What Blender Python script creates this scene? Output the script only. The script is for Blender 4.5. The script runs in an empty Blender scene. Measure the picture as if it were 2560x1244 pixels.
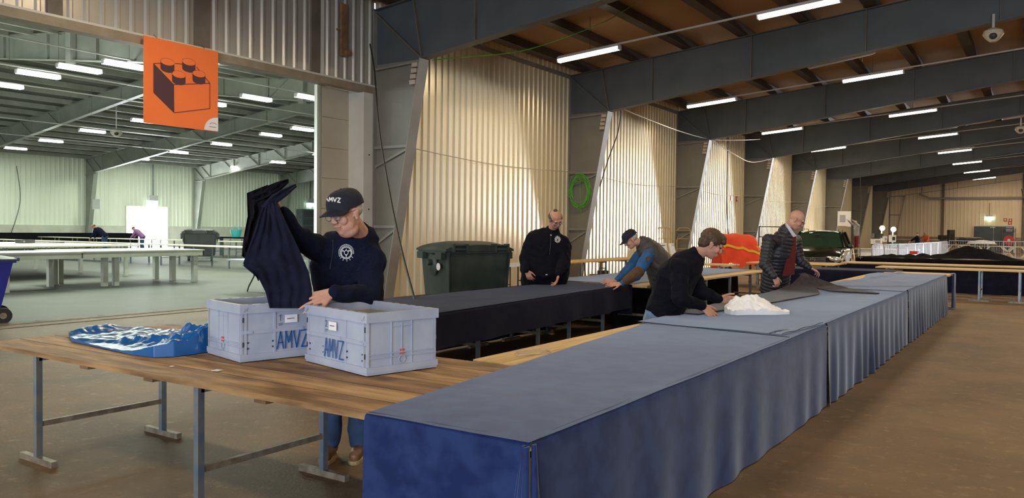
import bpy, math, random
from mathutils import Vector as V, Matrix, noise as mnoise
random.seed(7)
PI = math.pi
SC = bpy.context.scene
COL = SC.collection

# ------------------------------------------------------------------ camera
FPX, YAW, PIT, ROL, CH = 2000.0, 0.589, 0.0237, 0.0100, 1.575
_r0 = V((math.cos(YAW), math.sin(YAW), 0)); _f0 = V((-math.sin(YAW), math.cos(YAW), 0))
CF = _f0*math.cos(PIT) + V((0, 0, -math.sin(PIT))); _u0 = _r0.cross(CF)
CR = math.cos(ROL)*_r0 + math.sin(ROL)*_u0; CU = -math.sin(ROL)*_r0 + math.cos(ROL)*_u0
CAM0 = V((0, 0, CH))
cam = bpy.data.cameras.new('camera'); camo = bpy.data.objects.new('camera', cam); COL.objects.link(camo)
cam.sensor_width = 36; cam.lens = FPX/2560*36; cam.clip_end = 400; cam.clip_start = 0.05
M = Matrix((CR, CU, -CF)).transposed().to_4x4(); M.translation = CAM0
camo.matrix_world = M
SC.camera = camo

def at(px, py, d):
    """world point seen at a pixel of the 2560x1244 frame, d metres deep"""
    return CAM0 + (CF + CR*((px-1280)/FPX) + CU*((622-py)/FPX))*d
def aty(px, py, y):
    """the same, on the vertical plane Y = y"""
    r = at(px, py, 1)-CAM0; return CAM0 + r*(y/r.y)
def atx(px, py, x):
    r = at(px, py, 1)-CAM0; return CAM0 + r*(x/r.x)

# ------------------------------------------------------------------ world, light, exposure
SC.view_settings.view_transform = 'Standard'; SC.view_settings.look = 'None'
SC.view_settings.exposure = 1.45; SC.view_settings.gamma = 1.0
SC.view_settings.use_curve_mapping = False
w = bpy.data.worlds.new('world'); SC.world = w; w.use_nodes = True
w.node_tree.nodes['Background'].inputs[0].default_value = (0.62, 0.74, 0.95, 1)
w.node_tree.nodes['Background'].inputs[1].default_value = 1.0
def area(name, loc, aim, sx, sy, power, color, spread=PI):
    l = bpy.data.lights.new(name, 'AREA'); l.shape = 'RECTANGLE'; l.size = sx; l.size_y = sy
    l.energy = power; l.color = color; l.spread = spread
    o = bpy.data.objects.new(name, l); COL.objects.link(o); o.location = loc
    o.rotation_euler = (V(aim)-V(loc)).to_track_quat('-Z', 'Y').to_euler()
    return o
# daylight through the open hall gate behind the photographer, and the gate on the far side of the hall
area('daylight_gate', (3.5, -11.6, 2.6), (-3.5, 8, 1.6), 9, 4.6, 620, (0.80, 0.90, 1.0))
area('daylight_gate_side', (15, 79, 2.4), (-12, 41, 1.4), 5, 4.2, 380, (0.9, 0.95, 1.0), math.radians(40))
area('daylight_left_hall', (-30, -9.5, 3.0), (-34, 20, 1.0), 14, 4.5, 700, (0.90, 1.0, 0.88))
LAMP_W = 40.0      # watts of one main-hall lamp
LAMP_L = 84.0      # watts of one left-hall lamp
WARM = (1.0, 0.79, 0.50); COOLG = (0.88, 1.0, 0.80)

# ------------------------------------------------------------------ materials
def mat(name, c1, c2=None, rough=.6, metal=0, scale=4, bump=0, bscale=60, stretch=None, sheen=0, detail=5, emit=None, estr=0, spec=.5, coat=0, ramp=(.35, .65), alpha=None, trans=0, tint=None):
    m = bpy.data.materials.new(name); m.use_nodes = True
    nt = m.node_tree; b = nt.nodes['Principled BSDF']; L = nt.links
    b.inputs['Base Color'].default_value = (*c1, 1); b.inputs['Roughness'].default_value = rough
    b.inputs['Metallic'].default_value = metal; b.inputs['Specular IOR Level'].default_value = spec
    if coat: b.inputs['Coat Weight'].default_value = coat
    if sheen:
        b.inputs['Sheen Weight'].default_value = sheen; b.inputs['Sheen Roughness'].default_value = .35
        b.inputs['Sheen Tint'].default_value = (*(tint or (1, 1, 1)), 1)
    if trans: b.inputs['Transmission Weight'].default_value = trans
    if alpha is not None: b.inputs['Alpha'].default_value = alpha
    if emit: b.inputs['Emission Color'].default_value = (*emit, 1); b.inputs['Emission Strength'].default_value = estr
    if c2 or bump:
        tc = nt.nodes.new('ShaderNodeTexCoord'); mp = nt.nodes.new('ShaderNodeMapping')
        L.new(tc.outputs['Object'], mp.inputs['Vector'])
        if stretch: mp.inputs['Scale'].default_value = stretch
    if c2:
        n = nt.nodes.new('ShaderNodeTexNoise'); n.inputs['Scale'].default_value = scale; n.inputs['Detail'].default_value = detail
        L.new(mp.outputs[0], n.inputs['Vector'])
        r = nt.nodes.new('ShaderNodeValToRGB'); r.color_ramp.elements[0].position = ramp[0]; r.color_ramp.elements[1].position = ramp[1]
        r.color_ramp.elements[0].color = (*c1, 1); r.color_ramp.elements[1].color = (*c2, 1)
        L.new(n.outputs['Fac'], r.inputs[0]); L.new(r.outputs[0], b.inputs['Base Color'])
    if bump:
        n2 = nt.nodes.new('ShaderNodeTexNoise'); n2.inputs['Scale'].default_value = bscale; n2.inputs['Detail'].default_value = 3
        L.new(mp.outputs[0], n2.inputs['Vector'])
        bp = nt.nodes.new('ShaderNodeBump'); bp.inputs['Strength'].default_value = bump; bp.inputs['Distance'].default_value = .01
        L.new(n2.outputs['Fac'], bp.inputs['Height']); L.new(bp.outputs[0], b.inputs['Normal'])
    return m

def floor_mat(name, base, dark, light, speck):
    m = bpy.data.materials.new(name); m.use_nodes = True; nt = m.node_tree; b = nt.nodes['Principled BSDF']; L = nt.links
    tc = nt.nodes.new('ShaderNodeTexCoord')
    def nz(s, d, r0, r1, ca, cb):
        n = nt.nodes.new('ShaderNodeTexNoise'); n.inputs['Scale'].default_value = s; n.inputs['Detail'].default_value = d
        n.inputs['Roughness'].default_value = .65
        L.new(tc.outputs['Object'], n.inputs['Vector'])
        r = nt.nodes.new('ShaderNodeValToRGB'); r.color_ramp.elements[0].position = r0; r.color_ramp.elements[1].position = r1
        r.color_ramp.elements[0].color = (*ca, 1); r.color_ramp.elements[1].color = (*cb, 1)
        L.new(n.outputs['Fac'], r.inputs[0]); return n, r
    n1, r1 = nz(.9, 8, .36, .68, dark, base)
    n2, r2 = nz(9, 6, .56, .74, (0, 0, 0), (1, 1, 1))
    mx = nt.nodes.new('ShaderNodeMix'); mx.data_type = 'RGBA'
    L.new(r2.outputs[0], mx.inputs['Factor']); L.new(r1.outputs[0], mx.inputs['A']); mx.inputs['B'].default_value = (*light, 1)
    n3, r3 = nz(45, 2, .71, .75, (0, 0, 0), (1, 1, 1))
    mx2 = nt.nodes.new('ShaderNodeMix'); mx2.data_type = 'RGBA'
    L.new(r3.outputs[0], mx2.inputs['Factor']); L.new(mx.outputs['Result'], mx2.inputs['A']); mx2.inputs['B'].default_value = (*speck, 1)
    L.new(mx2.outputs['Result'], b.inputs['Base Color'])
    b.inputs['Roughness'].default_value = .62
    n4, r4 = nz(38, 6, 0, 1, (0, 0, 0), (1, 1, 1))
    bp = nt.nodes.new('ShaderNodeBump'); bp.inputs['Strength'].default_value = .55; bp.inputs['Distance'].default_value = .01
    L.new(n4.outputs['Fac'], bp.inputs['Height']); L.new(bp.outputs[0], b.inputs['Normal'])
    return m

MT = {}
MT['floor'] = floor_mat('asphalt_brown', (.215, .130, .062), (.120, .074, .036), (.28, .185, .10), (.5, .42, .3))
MT['floor_l'] = floor_mat('asphalt_grey', (.085, .088, .074), (.058, .060, .050), (.12, .12, .105), (.25, .25, .22))
MT['paver'] = mat('threshold_concrete', (.16, .14, .105), (.23, .205, .16), .7, scale=3, bump=.3)
MT['rust'] = mat('rusty_rail', (.19, .10, .05), (.30, .17, .08), .7, scale=6)
MT['sheet'] = mat('cream_sheet_metal', (.78, .69, .50), (.84, .76, .58), .30, metal=.25, scale=.8, stretch=(1, 1, .15))
MT['sheet_far'] = mat('beige_sheet_metal', (.80, .68, .50), (.86, .74, .56), .5, scale=.5)
MT['sheet_l'] = mat('white_sheet_metal', (.80, .84, .70), (.86, .89, .76), .42, scale=.6, stretch=(1, 1, .2))
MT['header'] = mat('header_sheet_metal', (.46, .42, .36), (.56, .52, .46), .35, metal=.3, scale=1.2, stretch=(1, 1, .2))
MT['steel'] = mat('frame_paint_shaded', (.078, .090, .098), (.10, .112, .118), .5, scale=1.3)  # rafters: frame paint made darker and bluer, dim roof light in the colour
MT['column'] = mat('frame_paint_warm_lit', (.19, .178, .150), (.23, .215, .18), .5, scale=1.3)  # same paint as the rafters, warm lamp light put into the colour
MT['jeans_m'] = mat('mid_blue_jeans', (.035, .085, .20), (.07, .14, .28), .85, scale=9)
MT['flange'] = mat('flange_paint_grey', (.23, .215, .19), (.29, .27, .24), .5, scale=2)
MT['steel_l'] = mat('frame_paint_pale', (.24, .255, .215), (.30, .315, .265), .5, scale=1.2)
MT['roof'] = mat('roof_underside', (.24, .135, .062), (.30, .175, .085), .7, scale=.5)
MT['purlin'] = mat('dark_purlin', (.045, .035, .03), (.06, .048, .04), .6, scale=2)
MT['roof_l'] = mat('roof_underside_grey', (.09, .092, .08), (.14, .142, .125), .7, scale=.8)
MT['purlin_l'] = mat('pale_purlin', (.27, .28, .24), (.34, .35, .31), .6, scale=2)
MT['plinth'] = mat('concrete_plinth', (.56, .55, .47), (.64, .63, .54), .8, scale=2)
MT['beamband'] = mat('header_beam_paint', (.27, .21, .15), (.36, .29, .21), .5, scale=3)
MT['brownpost'] = mat('header_post_paint', (.14, .115, .09), (.19, .155, .12), .55, scale=3)
MT['doorpanel'] = mat('door_panel_cream', (.50, .44, .35), (.56, .50, .40), .55, scale=1)
MT['whitepost'] = mat('white_post', (.66, .63, .56), (.72, .70, .64), .45, scale=2)
MT['alu'] = mat('aluminium', (.62, .63, .58), None, .3, metal=.7)
MT['wood'] = mat('old_planks', (.34, .20, .08), (.52, .34, .155), .62, scale=2.2, stretch=(1.0, 9, 9), detail=8, bump=.25, bscale=12)
MT['wood2'] = mat('old_planks_stained', (.17, .088, .034), (.44, .26, .105), .62, scale=1.6, stretch=(1.6, 8, 8), detail=9, bump=.25, bscale=12)
MT['wood2b'] = mat('old_planks_pale', (.24, .13, .052), (.52, .33, .14), .62, scale=1.9, stretch=(1.3, 9, 8), detail=9, bump=.3, bscale=14)
MT['wood2c'] = mat('old_planks_dark', (.13, .065, .026), (.38, .22, .088), .62, scale=1.3, stretch=(1.8, 7, 8), detail=9, bump=.3, bscale=14)
MT['plank_edge'] = mat('grimy_shaded_edge', (.035, .02, .010), (.06, .035, .018), .8, scale=8)  # dirty inner edges; their dark colour also stands in for gap shade
MT['woody'] = mat('new_pine_planks', (.52, .335, .125), (.66, .46, .20), .55, scale=2, stretch=(10, 1, 10), detail=7)
MT['woodx'] = mat('new_pine_planks_across', (.60, .40, .17), (.74, .53, .26), .55, scale=2, stretch=(1, 10, 10), detail=7)
MT['white_top'] = mat('whitewashed_wood', (.50, .50, .43), (.60, .60, .54), .5, scale=2)
MT['beige_top'] = mat('pale_board', (.66, .60, .45), (.74, .68, .54), .5, scale=2)
MT['galv'] = mat('galvanised_blue', (.17, .24, .33), (.30, .31, .30), .4, metal=.6, scale=7)
MT['foot'] = mat('rusty_foot', (.20, .15, .10), (.33, .28, .21), .5, metal=.4, scale=14)
MT['velvet'] = mat('blue_velvet', (.009, .020, .085), (.018, .036, .125), .8, scale=7, sheen=.42, detail=8, spec=.15, tint=(.82, .87, 1), ramp=(.42, .58))
MT['velvet2'] = mat('pale_blue_velvet', (.026, .042, .100), (.036, .054, .118), .8, scale=4, sheen=.50, detail=7, spec=.1, tint=(.78, .85, 1))
MT['navy'] = mat('navy_cloth', (.010, .011, .026), (.014, .015, .034), .9, scale=8, sheen=.10, spec=.1, tint=(.7, .75, 1))
MT['black'] = mat('black_cloth', (.006, .006, .009), (.010, .010, .014), .95, scale=6, spec=.05)
MT['greycloth'] = mat('grey_brown_cloth', (.035, .030, .036), (.05, .043, .05), .9, scale=20, sheen=.22, spec=.1)
MT['whitecloth'] = mat('white_cloth', (.82, .85, .93), (.88, .90, .96), .8, scale=3)
MT['fleece'] = mat('black_fleece', (.007, .007, .011), (.011, .011, .017), .95, scale=90, bump=.3, bscale=220, sheen=.03, spec=.05)
MT['fleece_n'] = mat('navy_fleece', (.008, .010, .024), (.012, .015, .034), .95, scale=90, bump=.3, bscale=220, sheen=.04, spec=.05)
MT['puffer'] = mat('puffer_nylon', (.020, .020, .030), (.030, .030, .042), .45, scale=20, bump=.3, bscale=90)
MT['vest'] = mat('quilted_vest', (.045, .042, .042), (.065, .060, .058), .6, scale=12, bump=.3, bscale=70)
MT['bluesleeve'] = mat('blue_sleeve', (.012, .085, .24), (.02, .11, .30), .75, scale=9, sheen=.2)
MT['patch'] = mat('brown_elbow_patch', (.085, .045, .02), (.12, .065, .032), .9, scale=20)
MT['jeans'] = mat('light_jeans', (.10, .16, .27), (.22, .30, .42), .85, scale=7, detail=8)
MT['jeans_d'] = mat('dark_jeans', (.018, .045, .11), (.035, .07, .15), .85, scale=9)
MT['trousers_g'] = mat('grey_trousers', (.04, .043, .042), (.06, .062, .06), .85, scale=9)
MT['skin'] = mat('skin', (.50, .25, .165), (.58, .31, .215), .62, scale=14, spec=.25)
MT['skin_pale'] = mat('skin_pale', (.55, .28, .20), (.63, .36, .265), .62, scale=12, spec=.25)
MT['lip'] = mat('lips', (.42, .17, .14), None, .5)
MT['hair_brown'] = mat('brown_hair', (.045, .022, .010), (.10, .05, .022), .6, scale=40, stretch=(1, 1, .2), bump=.6, bscale=90)
MT['hair_grey'] = mat('grey_hair', (.40, .36, .30), (.6, .56, .5), .7, scale=50, bump=.4)
MT['hair_dark'] = mat('dark_hair', (.06, .045, .035), (.11, .09, .07), .7, scale=50, bump=.4)
MT['eye'] = mat('eye_dark', (.02, .015, .012), None, .2)
MT['capcloth'] = mat('navy_cap', (.006, .008, .018), (.010, .012, .026), .85, scale=50, bump=.2)
MT['whitethread'] = mat('white_thread', (.85, .85, .85), None, .8)
MT['metalwire'] = mat('spectacle_metal', (.25, .22, .18), None, .3, metal=.9)
MT['lens'] = mat('spectacle_lens', (.9, .9, .9), None, .05, alpha=.18, spec=1)
MT['shoe'] = mat('brown_leather', (.14, .06, .025), (.22, .10, .045), .5, scale=12)
MT['sole'] = mat('tan_sole', (.50, .36, .18), None, .7)
MT['crate'] = mat('grey_blue_plastic', (.37, .41, .53), (.43, .47, .58), .45, scale=6)
MT['crate_in'] = mat('crate_inside', (.33, .28, .22), (.40, .35, .28), .6, scale=6)
MT['darkslot'] = mat('dark_slot', (.04, .04, .05), None, .8)
MT['paint_blue'] = mat('blue_paint_marker', (.015, .10, .36), None, .6)
MT['ink'] = mat('black_ink', (.03, .03, .05), None, .6)
MT['paper'] = mat('white_paper', (.85, .85, .88), None, .7)
MT['redpl'] = mat('red_plastic', (.75, .05, .035), None, .5)
MT['tarp'] = mat('blue_tarp', (.010, .11, .36), (.45, .50, .60), .28, scale=5, spec=.6, detail=10, ramp=(.62, .74), stretch=(1, 2.2, 1))  # pale streaks: plastic glints put into the colour, with the silvery underside
MT['orange'] = mat('orange_board', (.96, .20, .045), (.98, .22, .05), .55, scale=2)
MT['signink'] = mat('sign_ink', (.085, .035, .045), None, .7)
MT['bin'] = mat('dark_green_plastic', (.022, .036, .034), (.045, .062, .058), .42, scale=2.5, detail=8)
MT['bin_blk'] = mat('black_plastic', (.030, .032, .032), (.045, .047, .046), .45, scale=3)
MT['bin_blue'] = mat('blue_plastic', (.010, .016, .22), (.015, .022, .28), .4, scale=3)
MT['rubber'] = mat('black_rubber', (.02, .018, .016), None, .7)
MT['lampbody'] = mat('lamp_housing', (.62, .60, .58), None, .4)
MT['tube_w'] = mat('lit_tube_warm', (1, .9, .7), None, .5, emit=(1, .90, .70), estr=7)
MT['tube_g'] = mat('lit_tube_cool', (.9, 1, .9), None, .5, emit=(.94, 1, .92), estr=7)
MT['worklight'] = mat('work_light_glass', (1, .95, .8), None, .5, emit=(1, .93, .72), estr=90)
MT['worklight_y'] = mat('work_light_glass_yellow', (1, .9, .6), None, .5, emit=(1, .80, .38), estr=40)
MT['daylight_pane'] = mat('daylight_glass', (.9, .95, 1), None, .3, emit=(.92, .97, 1), estr=26)
MT['exitlit'] = mat('exit_sign_lit', (.7, 1, .85), None, .5, emit=(.6, 1, .8), estr=2.0)
MT['green_wire'] = mat('green_cable', (.08, .38, .03), (.12, .5, .05), .5, scale=5)
MT['cable_blk'] = mat('black_cable', (.02, .018, .015), None, .6)
MT['cable_wht'] = mat('pale_cable', (.5, .46, .38), None, .6)
MT['carpaint'] = mat('dark_green_car_paint', (.006, .012, .009), None, .16, coat=1, spec=.7)
MT['glass'] = mat('car_glass', (.02, .045, .03), None, .06, spec=.8, coat=.5)
MT['chrome'] = mat('chrome', (.75, .75, .75), None, .15, metal=1)
MT['headlamp'] = mat('headlamp_glass', (.75, .75, .72), None, .12, metal=.6)
MT['orangecloth'] = mat('orange_cloth', (.78, .055, .015), (.88, .075, .02), .7, scale=4)
MT['yellow'] = mat('yellow_strip', (.88, .58, .03), None, .6)
MT['yellowsteel'] = mat('yellow_painted_tube', (.55, .34, .08), None, .45)
MT['darkdoor'] = mat('dark_blue_door', (.045, .06, .075), (.065, .085, .10), .4, scale=1.5)
MT['red'] = mat('red_paint', (.55, .05, .045), None, .45)
MT['ltgrey'] = mat('light_grey_metal', (.52, .54, .60), None, .35, metal=.6)
MT['tealpl'] = mat('teal_plastic', (.04, .40, .42), None, .5)
MT['purple'] = mat('mauve_shirt', (.30, .12, .30), None, .8)
MT['orangeshirt'] = mat('orange_shirt', (.75, .17, .08), None, .8)
MT['greyshirt'] = mat('grey_shirt', (.28, .27, .28), None, .8)
MT['redshirt'] = mat('dark_red_sweater', (.12, .012, .012), (.16, .02, .02), .9, scale=30)
MT['checkshirt'] = mat('pale_shirt', (.55, .52, .62), None, .8)
MT['woodblock'] = mat('pale_block', (.55, .45, .36), None, .7)
MT['orangemach'] = mat('orange_machine', (.65, .13, .05), None, .5)
MT['camdome'] = mat('camera_shell', (.60, .55, .46), None, .35)

# ------------------------------------------------------------------ mesh builder
class MB:
    def __init__(s): s.v = []; s.f = []; s.m = []; s.mi = 0
    def add(s, vs, fs):
        o = len(s.v); s.v += [V(x) for x in vs]; s.f += [tuple(i+o for i in f) for f in fs]; s.m += [s.mi]*len(fs); return s
    def box(s, c, d, rz=0, mtx=None):
        hx, hy, hz = d[0]/2, d[1]/2, d[2]/2
        vs = [V((x*hx, y*hy, z*hz)) for z in (-1, 1) for x, y in ((-1, -1), (1, -1), (1, 1), (-1, 1))]
        R = mtx if mtx is not None else Matrix.Rotation(rz, 3, 'Z')
        vs = [R @ q + V(c) for q in vs]
        return s.add(vs, [(3, 2, 1, 0), (4, 5, 6, 7), (0, 1, 5, 4), (1, 2, 6, 5), (2, 3, 7, 6), (3, 0, 4, 7)])
    def b2(s, p, q):
        p, q = V(p), V(q); return s.box((p+q)/2, [abs(a) for a in (q-p)])
    def bar(s, a, b, wx, wz, up=(0, 0, 1)):
        a, b = V(a), V(b); d = b-a; L = d.length; y = d.normalized(); u = V(up)
        if abs(y.dot(u)) > .98: u = V((1, 0, 0))
        x = y.cross(u).normalized(); z = x.cross(y)
        return s.box((a+b)/2, (wx, L, wz), mtx=Matrix((x, y, z)).transposed())
    def tube(s, pts, r, n=8, cap=True):
        pts = [V(p) for p in pts]; rs = r if isinstance(r, (list, tuple)) else [r]*len(pts)
        rings = []; prev = None
        for i, p in enumerate(pts):
            t = (pts[min(i+1, len(pts)-1)]-pts[max(i-1, 0)]).normalized()
            if prev is None:
                u = V((0, 0, 1)) if abs(t.z) < .9 else V((1, 0, 0)); x = t.cross(u).normalized()
            else:
                x = (prev - t*prev.dot(t)).normalized()
            prev = x; y = t.cross(x)
            rings.append([p + (x*math.cos(2*PI*k/n)+y*math.sin(2*PI*k/n))*rs[i] for k in range(n)])
        vs = [q for rg in rings for q in rg]; fs = []
        for i in range(len(rings)-1):
            for k in range(n):
                k2 = (k+1) % n; fs.append((i*n+k, i*n+k2, (i+1)*n+k2, (i+1)*n+k))
        if cap: fs += [tuple(range(n-1, -1, -1)), tuple((len(rings)-1)*n+k for k in range(n))]
        return s.add(vs, fs)
    def caps(s, a, b, ra, rb, n=12, fl=None):
        """closed tapered capsule; fl=(axis, ratio) squashes it along an axis"""
        a, b = V(a), V(b); d = b-a; L = max(d.length, 1e-5); t = d/L
        u = V((0, 0, 1)) if abs(t.z) < .9 else V((1, 0, 0)); x = t.cross(u).normalized(); y = t.cross(x)
        R = []
        for j in range(0, 4): q = PI/2*(1-j/3); R.append((a - t*ra*math.sin(q), max(ra*math.cos(q), ra*.02)))
        for j in range(0, 4): q = PI/2*j/3; R.append((b + t*rb*math.sin(q), max(rb*math.cos(q), rb*.02)))
        vs = []
        for c, r in R:
            for k in range(n):
                o = (x*math.cos(2*PI*k/n)+y*math.sin(2*PI*k/n))*r
                if fl: ax = V(fl[0]).normalized(); o -= ax*o.dot(ax)*(1-fl[1])
                vs.append(c+o)
        fs = []
        for i in range(len(R)-1):
            for k in range(n): k2 = (k+1) % n; fs.append((i*n+k, i*n+k2, (i+1)*n+k2, (i+1)*n+k))
        fs += [tuple(range(n-1, -1, -1)), tuple((len(R)-1)*n+k for k in range(n))]
        return s.add(vs, fs)
    def chain(s, pts, rs, n=12, fl=None):
        for i in range(len(pts)-1): s.caps(pts[i], pts[i+1], rs[i], rs[i+1], n, fl)
        return s
    def ell(s, c, r, mtx=None, n=14, m=9):
        vs = []; fs = []; c = V(c); R = mtx or Matrix.Identity(3)
        for i in range(m+1):
            ph = -PI/2+PI*i/m; cr = max(math.cos(ph), .02)
            for k in range(n):
                a = 2*PI*k/n; vs.append(c + R @ V((r[0]*cr*math.cos(a), r[1]*cr*math.sin(a), r[2]*math.sin(ph))))
        for i in range(m):
            for k in range(n): k2 = (k+1) % n; fs.append((i*n+k, i*n+k2, (i+1)*n+k2, (i+1)*n+k))
        fs += [tuple(range(n-1, -1, -1)), tuple(m*n+k for k in range(n))]
        return s.add(vs, fs)
    def loft(s, secs, n=18):
        """secs: (centre, half-axis vector A, half-axis vector B)"""
        vs = []; fs = []
        for c, A, B in secs:
            c, A, B = V(c), V(A), V(B)
            for k in range(n):
                q = 2*PI*k/n; ca, sa = math.cos(q), math.sin(q)
                ca = math.copysign(abs(ca)**.85, ca); sa = math.copysign(abs(sa)**.85, sa)
                vs.append(c+A*ca+B*sa)
        for i in range(len(secs)-1):
            for k in range(n): k2 = (k+1) % n; fs.append((i*n+k, i*n+k2, (i+1)*n+k2, (i+1)*n+k))
        fs += [tuple(range(n-1, -1, -1)), tuple((len(secs)-1)*n+k for k in range(n))]
        return s.add(vs, fs)
    def grid(s, rows):
        nr, nc = len(rows), len(rows[0]); vs = [p for r in rows for p in r]
        return s.add(vs, [(i*nc+j, i*nc+j+1, (i+1)*nc+j+1, (i+1)*nc+j) for i in range(nr-1) for j in range(nc-1)])
    def prism(s, poly, vec):
        """closed polygon extruded by vec"""
        n = len(poly); vec = V(vec); p = [V(q) for q in poly]
        return s.add(p+[q+vec for q in p], [tuple(range(n-1, -1, -1)), tuple(range(n, 2*n))]+[(i, (i+1) % n, n+(i+1) % n, n+i) for i in range(n)])
    def cyl(s, a, b, r, n=16): return s.tube([a, b], r, n)
    def build(s, name, m, parent=None, smooth=False, origin=None, angle=40):
        me = bpy.data.meshes.new(name)
        o0 = V(origin) if origin is not None else V((0, 0, 0))
        me.from_pydata([tuple(v-o0) for v in s.v], [], s.f)
        mats = m if isinstance(m, (list, tuple)) else [m]
        for k in mats: me.materials.append(MT[k])
        if len(mats) > 1: me.polygons.foreach_set('material_index', s.m)
        me.update()
        if smooth:
            me.polygons.foreach_set('use_smooth', [True]*len(me.polygons))
            if angle and angle < 180:
                try: me.set_sharp_from_angle(angle=math.radians(angle))
                except Exception: pass
        o = bpy.data.objects.new(name, me); COL.objects.link(o)
        if parent is not None:
            o.parent = parent
            if origin is None and parent.get('_w'): # world-space verts under a placed parent
                T = -V(parent['_w'])
                me.transform(Matrix.Translation(T)); o['_w'] = list(parent['_w'])
        elif origin is not None: o.location = o0
        return o

def tag(o, label=None, cat=None, group=None, kind=None):
    if label: o['label'] = label
    if cat: o['category'] = cat
    if group: o['group'] = group
    if kind: o['kind'] = kind
    return o
def thing(name, label, cat, loc=(0, 0, 0), group=None, rz=0, world=True):
    """Empty at a thing's base. world=True: children are given in world coordinates"""
    o = bpy.data.objects.new(name, None); COL.objects.link(o); o.location = loc; o.rotation_euler = (0, 0, rz)
    o.empty_display_size = .1
    if world: o['_w'] = list(loc)
    return tag(o, label, cat, group)
def dup(root, loc=None, rz=None, label=None, group=None):
    c = root.copy(); COL.objects.link(c)
    if loc is not None: c.location = loc
    if rz is not None: c.rotation_euler = (0, 0, rz)
    if label: c['label'] = label
    if group: c['group'] = group
    for ch in list(root.children):
        k = ch.copy(); COL.objects.link(k); k.parent = c
        for g in list(ch.children):
            h = g.copy(); COL.objects.link(h); h.parent = k
    return c
ORD = ['first', 'second', 'third', 'fourth', 'fifth', 'sixth', 'seventh', 'eighth', 'ninth', 'tenth', 'eleventh', 'twelfth']
def nz(x, y, z=0, s=1): return mnoise.noise(V((x*s, y*s, z*s)))
#@@STRUCT
# ================================================================== STRUCTURE
def FR(n): return 13.17 + 8.72*(n-1)
XW, XR = -12.5, 32.5
YN, YF = -12.6, 82.9
XL = -57.2
def struct(name, bm, m, **k): return tag(bm.build(name, m, **k), kind='structure')
floor = struct('floor', MB().b2((-13.15, YN, -.2), (XR, YF, 0)), 'floor')
fl = struct('floor.001', MB().b2((XL, YN, -.2), (-13.85, 78, -.001)), 'floor_l')
th = struct('trim_1', MB().b2((-13.85, -6, -.2), (-13.15, 12.9, .004)), 'paver')
MB().b2((-13.55, -6, -.1), (-13.49, 12.9, .012)).build('door_rail', 'rust', th)
MB().b2((-13.15, -6, -.1), (-13.10, 12.9, .010)).build('rail_edge', 'rust', th)
for k in range(18):
    MB().b2((-13.82, -5.9+k*1.04, 0), (-13.57, -5.9+k*1.04+1.02, .012)).build('threshold_slab', 'paver', th)

def corr_rows(a, b, z0, z1f, pitch, dep, nrm, z1b=None):
    """corrugated sheet from a to b (2D), nrm = outward 2D normal, z1f(t) top height"""
    a, b, nrm = V(a), V(b), V(nrm); L = (b-a).length; t = (b-a)/L; n = int(L/pitch)
    prof = [(0, 0), (.30, 0), (.42, 1), (.58, 1), (.70, 0)]
    pts = []
    for i in range(n):
        for u, h in prof: pts.append(((i+u)*pitch*L/(n*pitch), h*dep))
    pts.append((L, 0))
    lo, hi = [], []
    for u, h in pts:
        p = a + t*u + nrm*h; lo.append(V((p.x, p.y, z0))); hi.append(V((p.x, p.y, z1f(u/L))))
    bk_lo = [V(p)-V((nrm.x, nrm.y, 0))*.03 for p in (lo[0], lo[-1])]
    return lo, hi
def corr(name, a, b, z0, z1f, nrm, m, parent, pitch=.245, dep=.032):
    lo, hi = corr_rows(a, b, z0, z1f, pitch, dep, nrm)
    mb = MB().grid([lo, hi]); n3 = V((nrm[0], nrm[1], 0))*-.03
    A, B = V((*a, z0)), V((*b, z0)); A1, B1 = V((*a, z1f(0))), V((*b, z1f(1)))
    mb.add([A+n3, B+n3, B1+n3, A1+n3], [(3, 2, 1, 0)])
    return mb.build(name, m, parent)

# ---- left wall of the main hall: a corrugated bay panel between every two frames, header over the open doorway
wl = struct('wall_left', MB().b2((XW-.09, 13.2, 0), (XW-.05, YF, 6.35)), 'brownpost')
for n in range(1, 9):
    y0, y1 = FR(n)+.02, FR(n+1)-.02
    p = corr('corrugated_panel', (XW, y0), (XW, y1), .0, lambda t: 6.66, (1, 0), 'sheet', wl)
    MB().b2((XW-.02, y0, 6.3), (XW+.06, y1, 6.42)).build('eaves_flashing', 'flange', wl)
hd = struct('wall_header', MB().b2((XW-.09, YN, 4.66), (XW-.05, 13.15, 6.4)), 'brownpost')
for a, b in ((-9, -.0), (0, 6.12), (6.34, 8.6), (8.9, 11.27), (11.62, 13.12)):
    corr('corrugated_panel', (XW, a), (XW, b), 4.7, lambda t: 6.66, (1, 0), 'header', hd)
for a, b in ((6.12, 6.34), (8.6, 8.9), (11.27, 11.5), (1.0, 1.2)):
    MB().b2((XW-.1, a, 4.66), (XW+.045, b, 6.4)).build('steel_post', 'brownpost', hd)
MB().b2((XW-.02, 11.5, 4.66), (XW+.03, 11.62, 6.4)).build('light_post', 'whitepost', hd)
MB().b2((XW-.16, -9, 4.56), (XW+.07, 13.15, 4.70)).build('lintel_beam', 'beamband', hd)
MB().b2((XW+.03, -9, 4.70), (XW+.07, 13.15, 4.735)).build('lintel_edge', 'whitepost', hd)
for y in (12.05, ):
    mb = MB().b2((XW+.03, y, 5.2), (XW+.10, y+.16, 6.3)); mb.cyl((XW+.03, y+.14, 5.3), (XW+.16, y+.14, 5.3), .06)
    mb.b2((XW+.05, y-.12, 5.72), (XW+.08, y, 5.75)); mb.build('door_track_bracket', 'rust', hd)
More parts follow.
